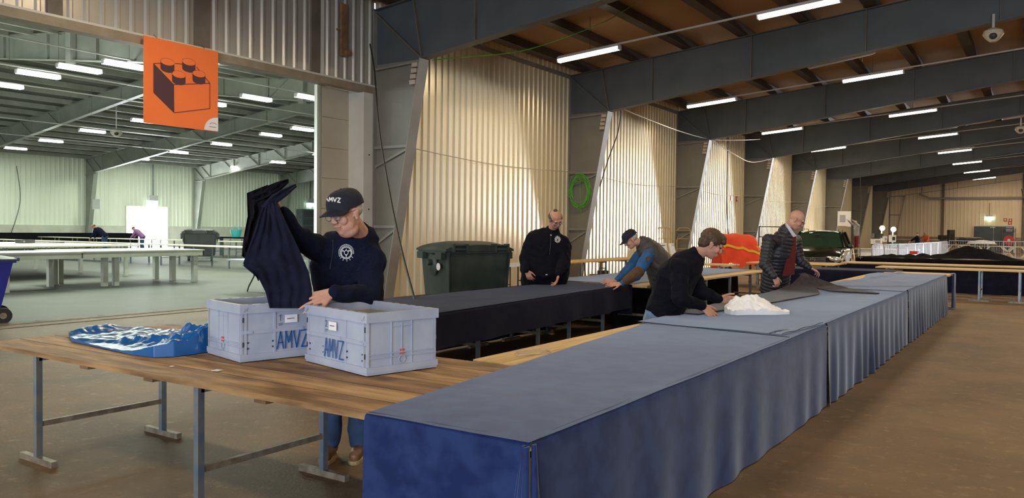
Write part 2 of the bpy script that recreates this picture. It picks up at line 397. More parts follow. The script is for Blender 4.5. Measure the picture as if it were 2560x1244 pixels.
# sliding door leaf parked beside the opening, white jamb, aluminium edge
dr = struct('door_1', MB().b2((-13.06, 12.0, .02), (-12.98, 12.82, 4.62)), 'doorpanel')
for k in range(7):
    MB().b2((-12.985, 12.02, .04+k*.655), (-12.95, 12.80, .04+k*.655+.645)).build('door_panel', 'doorpanel', dr)
MB().b2((-13.02, 11.86, .02), (-12.93, 11.90, 4.62)).build('edge_strip', 'alu', dr)
MB().b2((-13.05, 11.93, .02), (-12.95, 11.99, 4.62)).build('edge_strip', 'alu', dr)
jb = struct('trim_2', MB().b2((XW-.45, 12.80, 0), (XW-.02, 13.10, 4.56)), 'whitepost')
MB().b2((XW-.02, 12.78, 0), (XW+.03, 13.10, 4.56)).build('jamb_face', 'whitepost', jb)
for z in (.9, 2.0, 3.2): MB().cyl((XW+.028, 12.95, z), (XW+.036, 12.95, z), .018, 8).build('bolt_hole', 'darkslot', jb)
# ---- far wall of the main hall
def roofz(x):  return 6.62 + .098*(min(x, 20-x)+12.5)
wf = struct('wall_far', MB().b2((XW, YF+.05, 0), (XR, YF+.15, 9.2)), 'brownpost')
for a, b in ((-12.4, -8.05), (-7.85, -1.85), (-1.6, 4.6), (4.8, 11), (11.2, 20), (20.2, 32.4)):
    corr('corrugated_panel', (a, YF), (b, YF), 1.35, lambda t: 9.1, (0, -1), 'sheet_far', wf, pitch=.30, dep=.02)
    MB().b2((a, YF-.10, 0), (b, YF+.03, 1.35)).build('concrete_plinth', 'beamband', wf)
for x in (-7.95, -1.72, 4.7): MB().b2((x-.1, YF-.18, 0), (x+.1, YF, 9.0)).build('steel_post', 'brownpost', wf)
MB().tube([(-9.9, YF-.3, 5.25), (-9.0, YF-.3, 4.85), (-2, YF-.3, 4.85), (12, YF-.3, 4.85)], .09).build('service_pipe', 'ltgrey', wf)
wr = struct('wall_right', MB().b2((XR, YN, 0), (XR+.1, YF, 6.6)), 'sheet_far')
wn = struct('wall_near', MB().b2((XL, YN-.1, 0), (-38, YN, 8.6)), 'sheet_far')
for p, q in (((-22, YN-.1, 0), (-2, YN, 8.9)), ((-2, YN-.1, 5.0), (8.5, YN, 8.9)), ((8.5, YN-.1, 0), (XR, YN, 8.9)), ((-38, YN-.1, 5.4), (-22, YN, 8.9))):
    MB().b2(p, q).build('wall_piece', 'sheet_far', wn)
# ---- roof of the main hall, purlins
cl = MB()
def slab(mb, x0, x1, y0, y1, zf, t=.06):
    a = [(x0, y0, zf(x0)), (x1, y0, zf(x1)), (x1, y1, zf(x1)), (x0, y1, zf(x0))]
    mb.add(a+[(x, y, z+t) for x, y, z in a], [(3, 2, 1, 0), (4, 5, 6, 7), (0, 1, 5, 4), (1, 2, 6, 5), (2, 3, 7, 6), (3, 0, 4, 7)])
slab(cl, -12.6, 10, YN, YF+.1, roofz); slab(cl, 10, XR, YN, YF+.1, roofz)
cl = struct('ceiling', cl, 'roof')
x = -11.9; k = 0
while x < 32:
    z = roofz(x); MB().b2((x-.14, YN, z-.21), (x+.14, YF, z-.005)).build('purlin', 'purlin', cl); x += 1.62
# ---- portal frames
def frame_main(n):
    y = FR(n); t = .012
    far = n >= 6
    lab = {1: 'tapered grey steel portal frame next to the white door jamb', 2: 'tapered grey steel frame with the green cable coil hung on it',
           3: 'steel frame behind the standing hand trolleys'}.get(n, f'{ORD[n-1]} tapered steel frame along the cream wall, counted from the doorway' if n > 0 else ['steel frame over the foreground tables', 'steel frame nearest the open gate behind the tables'][-n])
    T = thing('portal_frame', lab, 'steel frame', (XW, y, 0), 'tapered steel portal frames')
    z_in = lambda x: 5.2 + .133*(min(x, 20-x)+11.1)
    z_out = lambda x: 6.38 + .098*(min(x, 20-x)+12.5)
    for sgn in (1, -1):
        X = (lambda x: x) if sgn == 1 else (lambda x: 20-x)
        def pr(poly, dy0, dy1): return [(X(a), y+dy0, b) for a, b in poly], (0, dy1-dy0, 0)
        if n > 0 or sgn == -1:
            p, v = pr([(-12.46, 0), (-12.08, 0), (-11.1, 5.2), (-12.46, 5.2)], -t, t)
            MB().prism(p, v).build('column', 'column', T)
            MB().bar((X(-12.08), y, 0), (X(-11.1), y, 5.2), .02, .30, up=(0, 1, 0)).build('column_flange', 'flange', T)
            MB().bar((X(-12.45), y, 0), (X(-12.45), y, 6.38), .02, .24, up=(0, 1, 0)).build('outer_flange', 'flange', T)
            MB().b2((X(-12.5), y-.2, 0), (X(-11.9), y+.2, .03)).build('base_plate', 'flange', T)
        x0 = -12.46 if (n > 0 or sgn == -1) else -12.46
        p, v = pr([(x0, 5.2), (-11.1, 5.2), (10, z_in(10)), (10, z_out(10)), (x0, z_out(x0))], -t, t)
        MB().prism(p, v).build('rafter', 'steel', T)
        MB().bar((X(-11.1), y, 5.2), (X(10), y, z_in(10)), .26, .02).build('rafter_flange', 'steel', T)
        MB().bar((X(x0), y, z_out(x0)), (X(10), y, z_out(10)), .26, .02).build('top_flange', 'steel', T)
        xs = -9.7
        while xs < 9.5:
            MB().bar((X(xs), y-.05, z_in(xs)), (X(xs), y-.05, z_out(xs)), .02, .09, up=(0, 1, 0)).build('stiffener', 'brownpost', T); xs += 2.9
        if sgn == 1 and n >= 0 and not far:
            MB().bar((-12.44, y-.05, 6.34), (-11.13, y-.05, 5.22), .02, .09, up=(0, 1, 0)).build('stiffener', 'brownpost', T)
            MB().bar((-11.1, y-.05, 5.2), (-11.35, y-.05, 6.48), .02, .09, up=(0, 1, 0)).build('stiffener', 'brownpost', T)
        if sgn == 1 and n >= 1:
            MB().cyl((-12.46, y-.10, 5.08), (-11.15, y-.10, 5.14), .03, 8).build('tie_rod', 'flange', T)
            for z in (3.36, 1.62):
                MB().b2((-12.75+.3, y-.10, z-.03), (-12.1+(z/5.2)*.98, y-.02, z+.03)).build('cross_rail', 'flange', T)
                if not far: MB().bar((-12.44, y-.06, z-.42), (-12.1+(z/5.2)*.98-.05, y-.06, z-.06), .012, .05).build('knee_brace', 'flange', T)
            mb = MB()
            for q in range(4): mb.b2((-11.30-.02*q, y-.17, 5.13-.12*(q+1)), (-11.15-.02*q, y-.06, 5.13-.12*q-.03))
            mb.build('pale_block', 'woodblock', T)
    return T
for n in range(-1, 10): frame_main(n)

# ================================================================== LEFT HALL
def roofl(x): return 6.45 + .104*(22.2-abs(x+35))
wll = struct('wall_left.001', MB().b2((XL-.2, YN, 0), (XL-.1, 78, 6.6)), 'brownpost')
for n in range(0, 8):
    y0, y1 = FR(n)-.0+.02, FR(n+1)-.02
    corr('corrugated_panel', (XL, y0), (XL, y1), 1.6, lambda t: 6.45, (1, 0), 'sheet_l', wll, pitch=.32, dep=.045)
    MB().b2((XL-.1, y0, 0), (XL+.08, y1, 1.6)).build('concrete_plinth', 'plinth', wll)
wlf = struct('wall_far.001', MB().b2((XL, 78, 0), (-13, 78.1, 9.2)), 'sheet_l')
wlr = struct('wall_right.001', MB().b2((-13.0, 13.25, 0), (-12.92, 78, 6.4)), 'sheet_l')
cl2 = MB(); slab(cl2, -57.3, -35, YN, 78, roofl); slab(cl2, -35, -12.62, YN, 78, roofl)
cl2 = struct('ceiling.001', cl2, 'roof_l')
x = -56.4
while x < -13:
    z = roofl(x); MB().b2((x-.07, YN, z-.24), (x+.07, 78, z-.005)).build('purlin', 'purlin_l', cl2); x += 1.6
def frame_left(n):
    y = FR(n); t = .012
    T = thing('portal_frame', f'pale grey-green steel frame of the further hall, {ORD[n]} from the near end', 'steel frame', (-35, y, 0), 'steel frames of the further hall')
    zi = lambda x: 5.35 + .122*(20.8-abs(x+35)); zo = lambda x: 6.25 + .104*(22.2-abs(x+35))
    for sg in (-1, 1):
        X = lambda d: -35+sg*d
        MB().prism([(X(22.1), y-t, 0), (X(21.75), y-t, 0), (X(20.75), y-t, 5.35), (X(22.1), y-t, 5.35)], (0, 2*t, 0)).build('column', 'steel_l', T)
        MB().bar((X(21.75), y, 0), (X(20.75), y, 5.35), .02, .30, up=(0, 1, 0)).build('column_flange', 'steel_l', T)
        MB().prism([(X(22.1), y-t, 5.35), (X(20.75), y-t, 5.35), (X(0), y-t, zi(-35)), (X(0), y-t, zo(-35)), (X(22.1), y-t, zo(X(22.1)))], (0, 2*t, 0)).build('rafter', 'steel_l', T)
        MB().bar((X(20.75), y, 5.35), (X(0), y, zi(-35)), .26, .02).build('rafter_flange', 'steel_l', T)
        MB().bar((X(22.0), y, zo(X(22))), (X(0), y, zo(-35)), .26, .02).build('top_flange', 'steel_l', T)
        d = 2.5
        while d < 20:
            MB().bar((X(d), y-.05, zi(X(d))), (X(d), y-.05, zo(X(d))), .02, .09, up=(0, 1, 0)).build('stiffener', 'purlin_l', T)
            if d > 8 and n > 1:
                MB().bar((X(d+1.2), y-.05, zo(X(d+1.2))), (X(d), y-.05, zi(X(d))), .02, .07, up=(0, 1, 0)).build('stiffener', 'purlin_l', T)
            d += 2.9
        MB().bar((X(22.0), y-.05, 6.3), (X(20.8), y-.05, 5.37), .02, .09, up=(0, 1, 0)).build('stiffener', 'purlin_l', T)
        MB().cyl((X(22.0), y-.1, 5.2), (X(20.5), y-.1, 5.25), .03, 6).build('tie_rod', 'purlin_l', T)
    if n in (1, 2):
        xx = -25.2 if n == 1 else -24.6
        MB().b2((xx-.14, y-.2, zi(xx)-.12), (xx+.14, y-.02, zo(xx)+.1)).build('post_bracket', 'purlin_l', T)
    return T
for n in range(0, 7): frame_left(n)
# bright daylight door in the far wall of the left hall
wd = struct('door_2', MB().b2((XL+.05, 33.6, 0), (XL+.16, 37.0, 3.1)), 'whitepost')
MB().b2((XL+.16, 33.75, .1), (XL+.19, 35.3, 3.0)).build('door_pane', 'daylight_pane', wd)
MB().b2((XL+.16, 35.36, .1), (XL+.19, 36.9, 3.0)).build('door_pane', 'daylight_pane', wd)
# far door of the main hall
fd = struct('door_3', MB().b2((-5.55, YF-.2, 0), (-2.30, YF-.1, 2.4)), 'whitepost')
for a in (-5.45, -3.92): MB().b2((a, YF-.24, .02), (a+1.5, YF-.2, 2.32)).build('door_leaf', 'darkdoor', fd)
for z in (2.2, 2.02, 1.9): MB().b2((-3.0, YF-.26, z), (-2.5, YF-.24, z+.05)).build('door_sign_strip', 'ltgrey', fd)
MB().b2((-4.2, YF-.26, 2.2), (-3.8, YF-.24, 2.26)).build('door_sign_strip', 'ltgrey', fd)
for a in (-4.0, -3.85): MB().b2((a, YF-.27, .9), (a+.04, YF-.24, 1.1)).build('door_handle', 'chrome', fd)

#@@LAMPS
# ================================================================== LAMPS
def lamp(x0, y0, z0, x1, y1, z1, label, group, tubem, power, color, hang=None):
    a, b = V((x0, y0, z0)), V((x1, y1, z1)); L = (b-a).length; d = (b-a)/L
    T = thing('ceiling_lamp', label, 'lamp', a, group, world=True)
    up = V((0, 0, .055))
    MB().bar(a+up, b+up, .19, .05).build('lamp_housing', 'lampbody', T)
    MB().bar(a+d*.03, b-d*.03, .16 if tubem == 'tube_w' else .26, .075 if tubem == 'tube_w' else .10).build('lit_tube', tubem, T)  # further-hall tubes widened, lamp glare put into their shape
    for e in (a, b): MB().bar(e-d*.015, e+d*.015, .16, .10).build('end_cap', 'lampbody', T)
    l = bpy.data.lights.new('lamp_light', 'AREA'); l.shape = 'RECTANGLE'; l.size = L*.96; l.size_y = .12
    l.energy = power; l.color = color
    o = bpy.data.objects.new('lamp_light', l); COL.objects.link(o); o.parent = T
    o.location = (b-a)/2 + V((0, 0, -.062))
    o.rotation_euler = (0, -math.atan2(d.z, math.hypot(d.x, d.y)), math.atan2(d.y, d.x))
    return T
def mz(x): return 5.87 + .079*(x+10.4)
ROWY = [-1.2, 7.3, 17.6, 26.35, 35.05, 43.8, 52.4, 61.1, 69.8, 78.5]
for r, y in enumerate(ROWY):
    T = thing('lighting_rail', f'thin pale rail carrying the {ORD[r]} row of lamps across the hall', 'rail', (-10.4, y, mz(-10.4)), 'lamp rails of the main hall')
    MB().bar((-10.4, y, mz(-10.4)+.10), (9.6, y, mz(9.6)+.10), .05, .035).build('rail_bar', 'lampbody', T)
    mb = MB()
    for x in (-9.5, -4.5, .5, 5.5): mb.cyl((x, y, mz(x)+.1), (x, y, roofz(x)-.05), .006, 5)
    mb.build('hanger_wire', 'metalwire', T)
    for c, x in enumerate((-10.39, -5.35, -.3, 4.75, 14.9, 24.9)):
        if c == 0 and r >= 7: continue
        dy = 0
        zz = mz(x) if x < 10 else mz(20-x)-.3
        zz2 = mz(x+1.7) if x < 10 else zz
        lamp(x, y, zz, x+1.70, y, zz2, f'lit fluorescent lamp, {ORD[c]} from the cream wall on the {ORD[r]} rail', 'lit fluorescent lamps of the main hall', 'tube_w', LAMP_W*(.8 if r < 2 else 1), WARM)
def dead(x0, y, z0, x1, z1, label):
    T = thing('unlit_lamp', label, 'lamp', (x0, y, z0))
    MB().bar((x0, y, z0), (x1, y, z1), .12, .05).build('lamp_housing', 'lampbody', T)
    MB().bar((x0+.03, y, z0-.04), (x1-.03, y, z1-.04), .05, .03).build('unlit_tube', 'ltgrey', T)
    mb = MB()
    for x in (x0+.3, x1-.3): mb.cyl((x, y, z0), (x, y, roofz(x)+.02), .006, 5)
    mb.build('hanger_wire', 'metalwire', T)
dead(-5.42, 22.3, 6.01, -3.76, 6.23, 'unlit white strip lamp hung in front of the second steel beam')
dead(-5.0, 39.6, 6.1, -3.3, 6.25, 'unlit strip lamp hung further down the hall')
dead(-5.6, 53.6, 6.5, -3.6, 6.65, 'unlit strip lamp hung just above a lit one')
ll = [(-25.9, 11.8), (-23.9, 12.0), (-22.2, 12.4), (-28.9, 12.1), (-39.0, 20.6), (-45.6, 21.9), (-26.2, 18.1), (-23.7, 18.2), (-21.9, 19.1),
      (-29.2, 25.2), (-32.4, 26.0), (-38.5, 27.6), (-45.2, 29.4), (-38.2, 34.7), (-45.5, 37.4), (-33.2, 19.8), (-18, 26), (-18.5, 34), (-19, 42), (-18, 12), (-29, 34.5),
      (-29, 44), (-38.5, 45), (-46, 46), (-52, 23), (-52, 31), (-52, 39), (-18, 4), (-28, 3), (-38, 4), (-48, 12), (-38, 12)]
lc = {}
for x, y in ll: lc.setdefault(min(6, max(0, int((x+57)//6))), []).append((y, x))
CN = ['wall-side', 'outer', 'middle', 'ridge-side', 'ridge', 'doorway-side', 'nearest']
for c, L_ in sorted(lc.items()):
    for k, (y, x) in enumerate(sorted(L_)):
        lamp(x, y, 6.2, x+.05, y+1.25, 6.2, f'bright white lamp of the further hall, {ORD[k]} in the {CN[c]} line', 'lit lamps of the further hall', 'tube_g', LAMP_L, COOLG)
for i, x in enumerate((-21.9, -25.8, -29, -38.6, -45.4)):
    T = thing('lighting_rail', f'thin rail running the length of the further hall, {ORD[i]} from the doorway', 'rail', (x, 4, 6.3), 'lamp rails of the further hall')
    MB().bar((x, 2, 6.33), (x, 50, 6.33), .05, .035).build('rail_bar', 'lampbody', T)
    mb = MB()
    for q in range(6): mb.cyl((x, 5+q*8, 6.33), (x, 5+q*8, roofl(x)-.1), .006, 5)
    mb.build('hanger_wire', 'metalwire', T)
#@@OBJ
# ================================================================== TABLES
def trestle(label, x0, x1, y0, y1, z=.75, along='x', n=6, wood='wood', frames=(), lw=.04, group='plank-topped trestle tables', feet=True, leg='galv', cleats=(), inset=.06, name='trestle_table'):
    T = thing(name, label, 'table', ((x0+x1)/2, (y0+y1)/2, 0), group)
    R = random.Random(int(abs(x0*100)+abs(y0*10)))
    for k in range(n):
        h = R.uniform(-.005, .0) if wood == 'wood2' else R.uniform(-.002, .002); e0, e1 = R.uniform(-.012, .012), R.uniform(-.012, .012)
        if along == 'x': w_ = (y1-y0)/n; p = (x0+e0, y0+k*w_+.0035, z-.03+h); q = (x1+e1, y0+(k+1)*w_-.0035, z+h)
        else: w_ = (x1-x0)/n; p = (x0+k*w_+.0035, y0+e0, z-.03+h); q = (x0+(k+1)*w_-.0035, y1+e1, z+h)
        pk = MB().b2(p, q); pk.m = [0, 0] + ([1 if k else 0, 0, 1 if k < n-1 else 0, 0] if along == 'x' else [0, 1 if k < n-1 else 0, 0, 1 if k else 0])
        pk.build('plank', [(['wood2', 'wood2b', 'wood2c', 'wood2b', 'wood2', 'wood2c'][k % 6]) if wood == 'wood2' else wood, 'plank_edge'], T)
    for f in frames:
        for j in (0, 1):
            if along == 'x':
                yy = (y0+inset, y1-inset)[j] if not isinstance(f, tuple) else f[1+j]; xx = f if not isinstance(f, tuple) else f[0]
                MB().b2((xx-lw/2, yy-lw/2, 0.04), (xx+lw/2, yy+lw/2, z-.03)).build('leg', leg, T)
                if feet: MB().b2((xx-.21, yy-.02, 0), (xx+.21, yy+.02, .04)).build('foot', 'foot', T)
            else:
                xx = (x0+inset, x1-inset)[j]; yy = f
                MB().b2((xx-lw/2, yy-lw/2, 0.04), (xx+lw/2, yy+lw/2, z-.03)).build('leg', leg, T)
                if feet: MB().b2((xx-.02, yy-.21, 0), (xx+.02, yy+.21, .04)).build('foot', 'foot', T)
        if along == 'x':
            a, b = (y0+inset, y1-inset) if not isinstance(f, tuple) else f[1:]
            MB().b2((xx-.015, a, .24), (xx+.015, b, .275)).build('crossbar', 'foot', T)
            MB().b2((xx-.02, a, z-.07), (xx+.02, b, z-.031)).build('top_rail', leg, T)
        else:
            MB().b2((x0+inset, f-.015, .24), (x1-inset, f+.015, .275)).build('crossbar', 'foot', T)
            MB().b2((x0+inset, f-.02, z-.07), (x1-inset, f+.02, z-.031)).build('top_rail', leg, T)
    for c in cleats:
        if along == 'x': MB().b2((c-.045, y0+.05, z-.066), (c+.045, y1-.02, z-.034)).build('cleat', 'wood2c', T)
    return T
trestle('stained plank table carrying the two grey crates and the blue tarpaulin', -6.2, -2.49, 2.6, 4.05, n=6, wood='wood2', frames=((-5.54, 2.65, 3.55), (-3.80, 2.65, 3.55)), cleats=(-4.97, -4.28, -3.3))
trestle('plank table under the near end of the long blue cloth', -2.48, -1.67, 2.63, 4.06, along='y', n=4, frames=(3.0, 3.9), wood='woody')
trestle('clean pine plank table with the coiled string, next to the blue cloth', -3.03, -1.67, 4.09, 8.9, along='y', n=6, wood='woody', frames=(4.6, 6.8, 8.6))
trestle('plank table under the middle of the long blue cloth', -3.03, -1.67, 8.92, 13.4, along='y', n=6, wood='woody', frames=(9.3, 11, 13))
trestle('plank table under the far part of the long blue cloth', -3.03, -1.67, 13.42, 17.9, along='y', n=6, wood='woody', frames=(13.9, 15.5, 17.5))
trestle('plank table under the near black cloth in front of the wheeled bin', -6.4, -5.34, 5.6, 11.15, along='y', n=6, wood='woody', frames=(6.1, 7.4, 8.7, 9.5, 10.5))
trestle('plank table half covered by the pale blue cloth, behind the men', -6.9, -5.02, 11.2, 17.6, along='y', n=7, wood='woody', frames=(11.6, 13.0, 13.9, 15.2, 16.5, 17.3))
trestle('bare plank table along the cream wall behind the capped man', -11.2, -10.25, 17.5, 27.4, along='y', n=4, wood='woody', frames=(17.9, 20.2, 21.5, 24, 27))
trestle('short plank table at the far end of the long blue one', -2.9, -1.62, 18.35, 19.3, along='x', n=4, wood='woodx', frames=(-2.4, -1.8))
trestle('dark-covered plank table standing across behind the puffer jacket man', -5.25, -2.75, 18.9, 20.1, along='x', n=5, wood='woodx', frames=(-5, -4, -3))
trestle('nearer of the two bare pine rows standing across the aisle', -3.55, 4.5, 21.7, 22.75, along='x', n=4, wood='woodx', frames=(-3.3, -1.3, -.5, 1.2, 3), group='bare pine rows across the aisle')
trestle('further of the two bare pine rows standing across the aisle', -4.9, 4.5, 24.3, 25.4, along='x', n=4, wood='woodx', frames=(-4.7, -3.3, -1.5, .3, 2), group='bare pine rows across the aisle')
trestle('pale plank table between the dark car and the puffer jacket man', -6.9, -4.6, 22.0, 23.6, along='x', n=6, wood='woodx', frames=(-6.6, -5.6, -4.8))
trestle('plank row covered in black with a heap of cloth, beyond the pine rows', -5.3, 4.5, 29.2, 30.4, along='x', n=4, wood='woodx', frames=(-5, -3, 0, 3))
trestle('narrow plank table in front of the orange-covered cart', -7.9, -6.6, 19.7, 20.5, along='x', n=3, wood='woodx', frames=(-7.6, -6.9))

# ================================================================== CLOTHS
def fold(s, d, amp, fr, ph=0):
    """fold offset at path length s, drop depth d (0..1)"""
    a = math.sin(s*fr+ph+1.7*nz(s*.9, ph, 3)) * (.55+.9*nz(s*.7, 5, ph))
    return amp*a*d**.8 + amp*.5*d*nz(s*3, d*1.2, ph)
def tablecloth(name, label, cat, group, m, top, z, skirts, wr=.003, nx=26, ny=60, seed=0, wf_=1.0, extra=None):
    """top = function(u,v)->(x,y); skirts=[(p0,p1,outward,zbot,amp,freq)]"""
    mb = MB(); rows = []
    for j in range(ny+1):
        r = []
        for i in range(nx+1):
            x, y = top(i/nx, j/ny); h = wr*(nz(x*2.2, y*1.3, seed)+.5*nz(x*6, y*4, seed+3)) * wf_
            if extra: h += extra(x, y)
            r.append(V((x, y, z+max(h, -.002))))
        rows.append(r)
    mb.grid(rows)
    for p0, p1, out, zb, amp, fr in skirts:
        p0, p1, out = V(p0), V(p1), V(out); L = (p1-p0).length; n = max(8, int(L*22)); rr = []
        for d in [-2, -1, 0, .5, 1, 2, 3, 4, 5, 6, 7, 8, 9, 10, 11, 12]:
            r = []
            for i in range(n+1):
                s_ = L*i/n; p = p0.lerp(p1, i/n)
                if d <= 0: o = {-2: -.03, -1: -.012, 0: 0.0}[d]; zz = z + {-2: .001, -1: -.002, 0: -.012}[d]; f_ = 0
                else:
                    t_ = d/12; zz = z-.012-(z-.012-zb)*t_; f_ = fold(s_, t_, amp, fr, seed); o = .006+abs(amp)*.7*t_
                    if d == 12: zz += .012*nz(s_*2.5, seed, 1)
                r.append(V((p.x+out.x*(o+f_), p.y+out.y*(o+f_), zz)))
            rr.append(r)
        mb.grid(rr)
    c = V((0, 0, 0))
    for v in rows[ny//2]: c += v
    c /= (nx+1)
    o = mb.build(name, m, smooth=True, origin=(c.x, c.y, z), angle=180)
    return tag(o, label, cat, group)
def xl_a(y):  return -2.503 - .115*(y-2.58) + .012*nz(y*3, 1)
tablecloth('blue_tablecloth', 'blue velvet cloth over the near end of the long table, front corner folded', 'tablecloth', 'blue velvet cloths of the long table', 'velvet',
    lambda u, v: ((xl_a(2.585+v*5.0))*(1-u)-1.64*u, 2.585+v*5.0), .756,
    [((-2.505, 2.585), (-1.645, 2.60), (0, -1), .012, .012, 9), ((-1.645, 2.63), (-1.64, 7.58), (1, 0), .012, .016, 11)], wr=.0035, seed=1)
for i_, (dx, dy, w0, w1, lean) in enumerate(((-.075, -.012, .006, .026, -.020), (-.035, -.020, .008, .030, -.012), (.004, -.022, .010, .028, .006), (.028, .022, .008, .034, .020))):
    mb = MB(); secs = []
    for k in range(8):
        t = k/7; wv = w0+(w1-w0)*t; c_ = V((-1.648+dx*(.25+.75*t)+lean*t, 2.603+dy-.028*t, .742-.728*t)); secs.append((c_, V((wv, 0, 0)), V((0, wv*.9+.006, 0))))
    mb.loft(secs, 12); cl_o = bpy.data.objects['blue_tablecloth']; mb.build('corner_fold', 'velvet', cl_o, smooth=True, origin=cl_o.location)
tablecloth('blue_tablecloth', 'blue cloth under the white bundle, laid over the first one with a dark hem edge', 'tablecloth', 'blue velvet cloths of the long table', 'velvet2',
    lambda u, v: (-3.03*(1-u)-1.638*u-(.09*(1-v*6) if v < .16 and u > .9 else 0), 6.56-.1*u+v*6.1), .768,
    [((-1.638, 7.60), (-1.636, 12.62), (1, 0), .012, .030, 17), ((-3.04, 6.7), (-3.04, 12.6), (-1, 0), .55, .02, 9)], wr=.004, seed=2)
mb = MB()
mb.tube([(-3.03+.057*k*.43, 6.555-.0043*k+.004*nz(k, 2), .768+.003) for k in range(58)], .0022, 5)
mb.tube([(-1.73+.004*k, 6.46+.055*k, .772+.004*math.sin(k*.8)) for k in range(20)], .0022, 5)
mb.build('hem', 'black', bpy.data.objects['blue_tablecloth.001'], origin=bpy.data.objects['blue_tablecloth.001'].location)
def wrk(x, y):
    return .012*max(0, nz(x*3.0+y*1.2, y*.55-x, 8))+.03*math.exp(-((x+2.75-.06*(y-13))**2)/.004)*max(0, .5+nz(y*2, 4))*(1 if y > 12.8 else 0)+.018*math.exp(-((y-13.2-.9*(x+2))**2)/.01)
tablecloth('blue_tablecloth', 'wrinkled blue cloth over the far end of the long table', 'tablecloth', 'blue velvet cloths of the long table', 'velvet2',
    lambda u, v: ((-2.83-.1*math.sin(v*9))*(1-u)-1.636*u, 12.3+v*5.6), .779,
    [((-1.634, 12.66), (-1.632, 17.95), (1, 0), .012, .034, 19)], wr=.006, seed=3, extra=wrk)
tablecloth('blue_tablecloth', 'narrow blue cloth hanging from the short table end beyond the gap', 'tablecloth', 'blue velvet cloths of the long table', 'velvet2',
    lambda u, v: (-1.66+.06*u, 18.9+v*.45), .756, [((-1.60, 18.9), (-1.59, 19.35), (1, 0), .03, .02, 15), ((-1.62, 18.9), (-1.58, 18.9), (0, -1), .05, .01, 9)], nx=3, ny=6, seed=4)
tablecloth('black_tablecloth', 'black cloth hanging behind the gap at the far end of the blue table', 'tablecloth', None, 'black',
    lambda u, v: (-2.95+1.25*u, 18.33+v*.05), .758, [((-2.95, 18.3), (-1.68, 18.3), (0, -1), .02, .012, 12)], nx=6, ny=2, seed=5)
def xe(y): return -4.90-.072*(y-5.6)
tablecloth('black_tablecloth', 'navy-black cloth with rounded corner on the table in front of the wheeled bin', 'tablecloth', None, 'navy',
    lambda u, v: (-6.42*(1-u)+xe(5.58+v*5.6)*u, 5.58+v*5.6), .758,
    [((xe(5.7)+.002, 5.66), (xe(11.18)+.002, 11.18), (1, 0), .40, .020, 6), ((-6.42, 5.57), (-4.94, 5.57), (0, -1), .42, .02, 7), ((-6.44, 5.58), (-6.44, 11.2), (-1, 0), .02, .02, 8), ((-5.26, 11.19), (-6.4, 11.19), (0, 1), .3, .02, 8)], wr=.006, seed=6)
tablecloth('blue_tablecloth', 'pale blue cloth set back from the edge of the plank table behind the men', 'tablecloth', None, 'velvet2',
    lambda u, v: (-6.95*(1-u)-5.36*u, 11.35+v*6.2), .758, [((-6.95, 11.35), (-6.95, 17.6), (-1, 0), .02, .02, 9)], wr=.003, seed=7)
tablecloth('black_tablecloth', 'black backdrop cloth hung under the plank table behind the men', 'backdrop cloth', None, 'black',
    lambda u, v: (-5.75+.05*u, 11.3+v*6.25), .715, [((-5.7, 11.3), (-5.7, 17.55), (1, 0), .01, .03, 8)], nx=2, ny=20, seed=8)
tablecloth('black_tablecloth', 'navy cloth hanging to the floor on the cross table behind the puffer jacket man', 'tablecloth', None, 'navy',
    lambda u, v: (-5.3+2.58*u, 18.85+v*1.3), .758, [((-5.3, 18.84), (-2.72, 18.84), (0, -1), .02, .03, 9), ((-2.71, 18.86), (-2.71, 20.1), (1, 0), .02, .03, 9)], seed=9)
tablecloth('black_tablecloth', 'dark backdrop cloth hung to the floor below the further pine row', 'backdrop cloth', None, 'navy',
    lambda u, v: (-4.9+9.4*u, 24.26+v*.03), .716, [((-4.9, 24.24), (4.5, 24.24), (0, -1), .015, .03, 7)], nx=30, ny=2, seed=10)
def heap(x, y): return .40*math.exp(-((x+1.95)**2)/.75)*math.exp(-((y-29.9)**2)/.25)*(1+.3*nz(x*3, y*3)) + .10*math.exp(-((x+3.9)**2)/1.6)*math.exp(-((y-29.9)**2)/.3)*(1+nz(x*4, y*4)) + .03*abs(nz(x*2, y*3, 2))
tablecloth('black_tablecloth', 'black cloth lying in a heap on the furthest covered row', 'tablecloth', None, 'black',
    lambda u, v: (-5.4+9.9*u, 29.15+v*1.3), .757, [((-5.4, 29.14), (4.5, 29.14), (0, -1), .02, .03, 7)], nx=90, ny=14, seed=11, extra=heap)

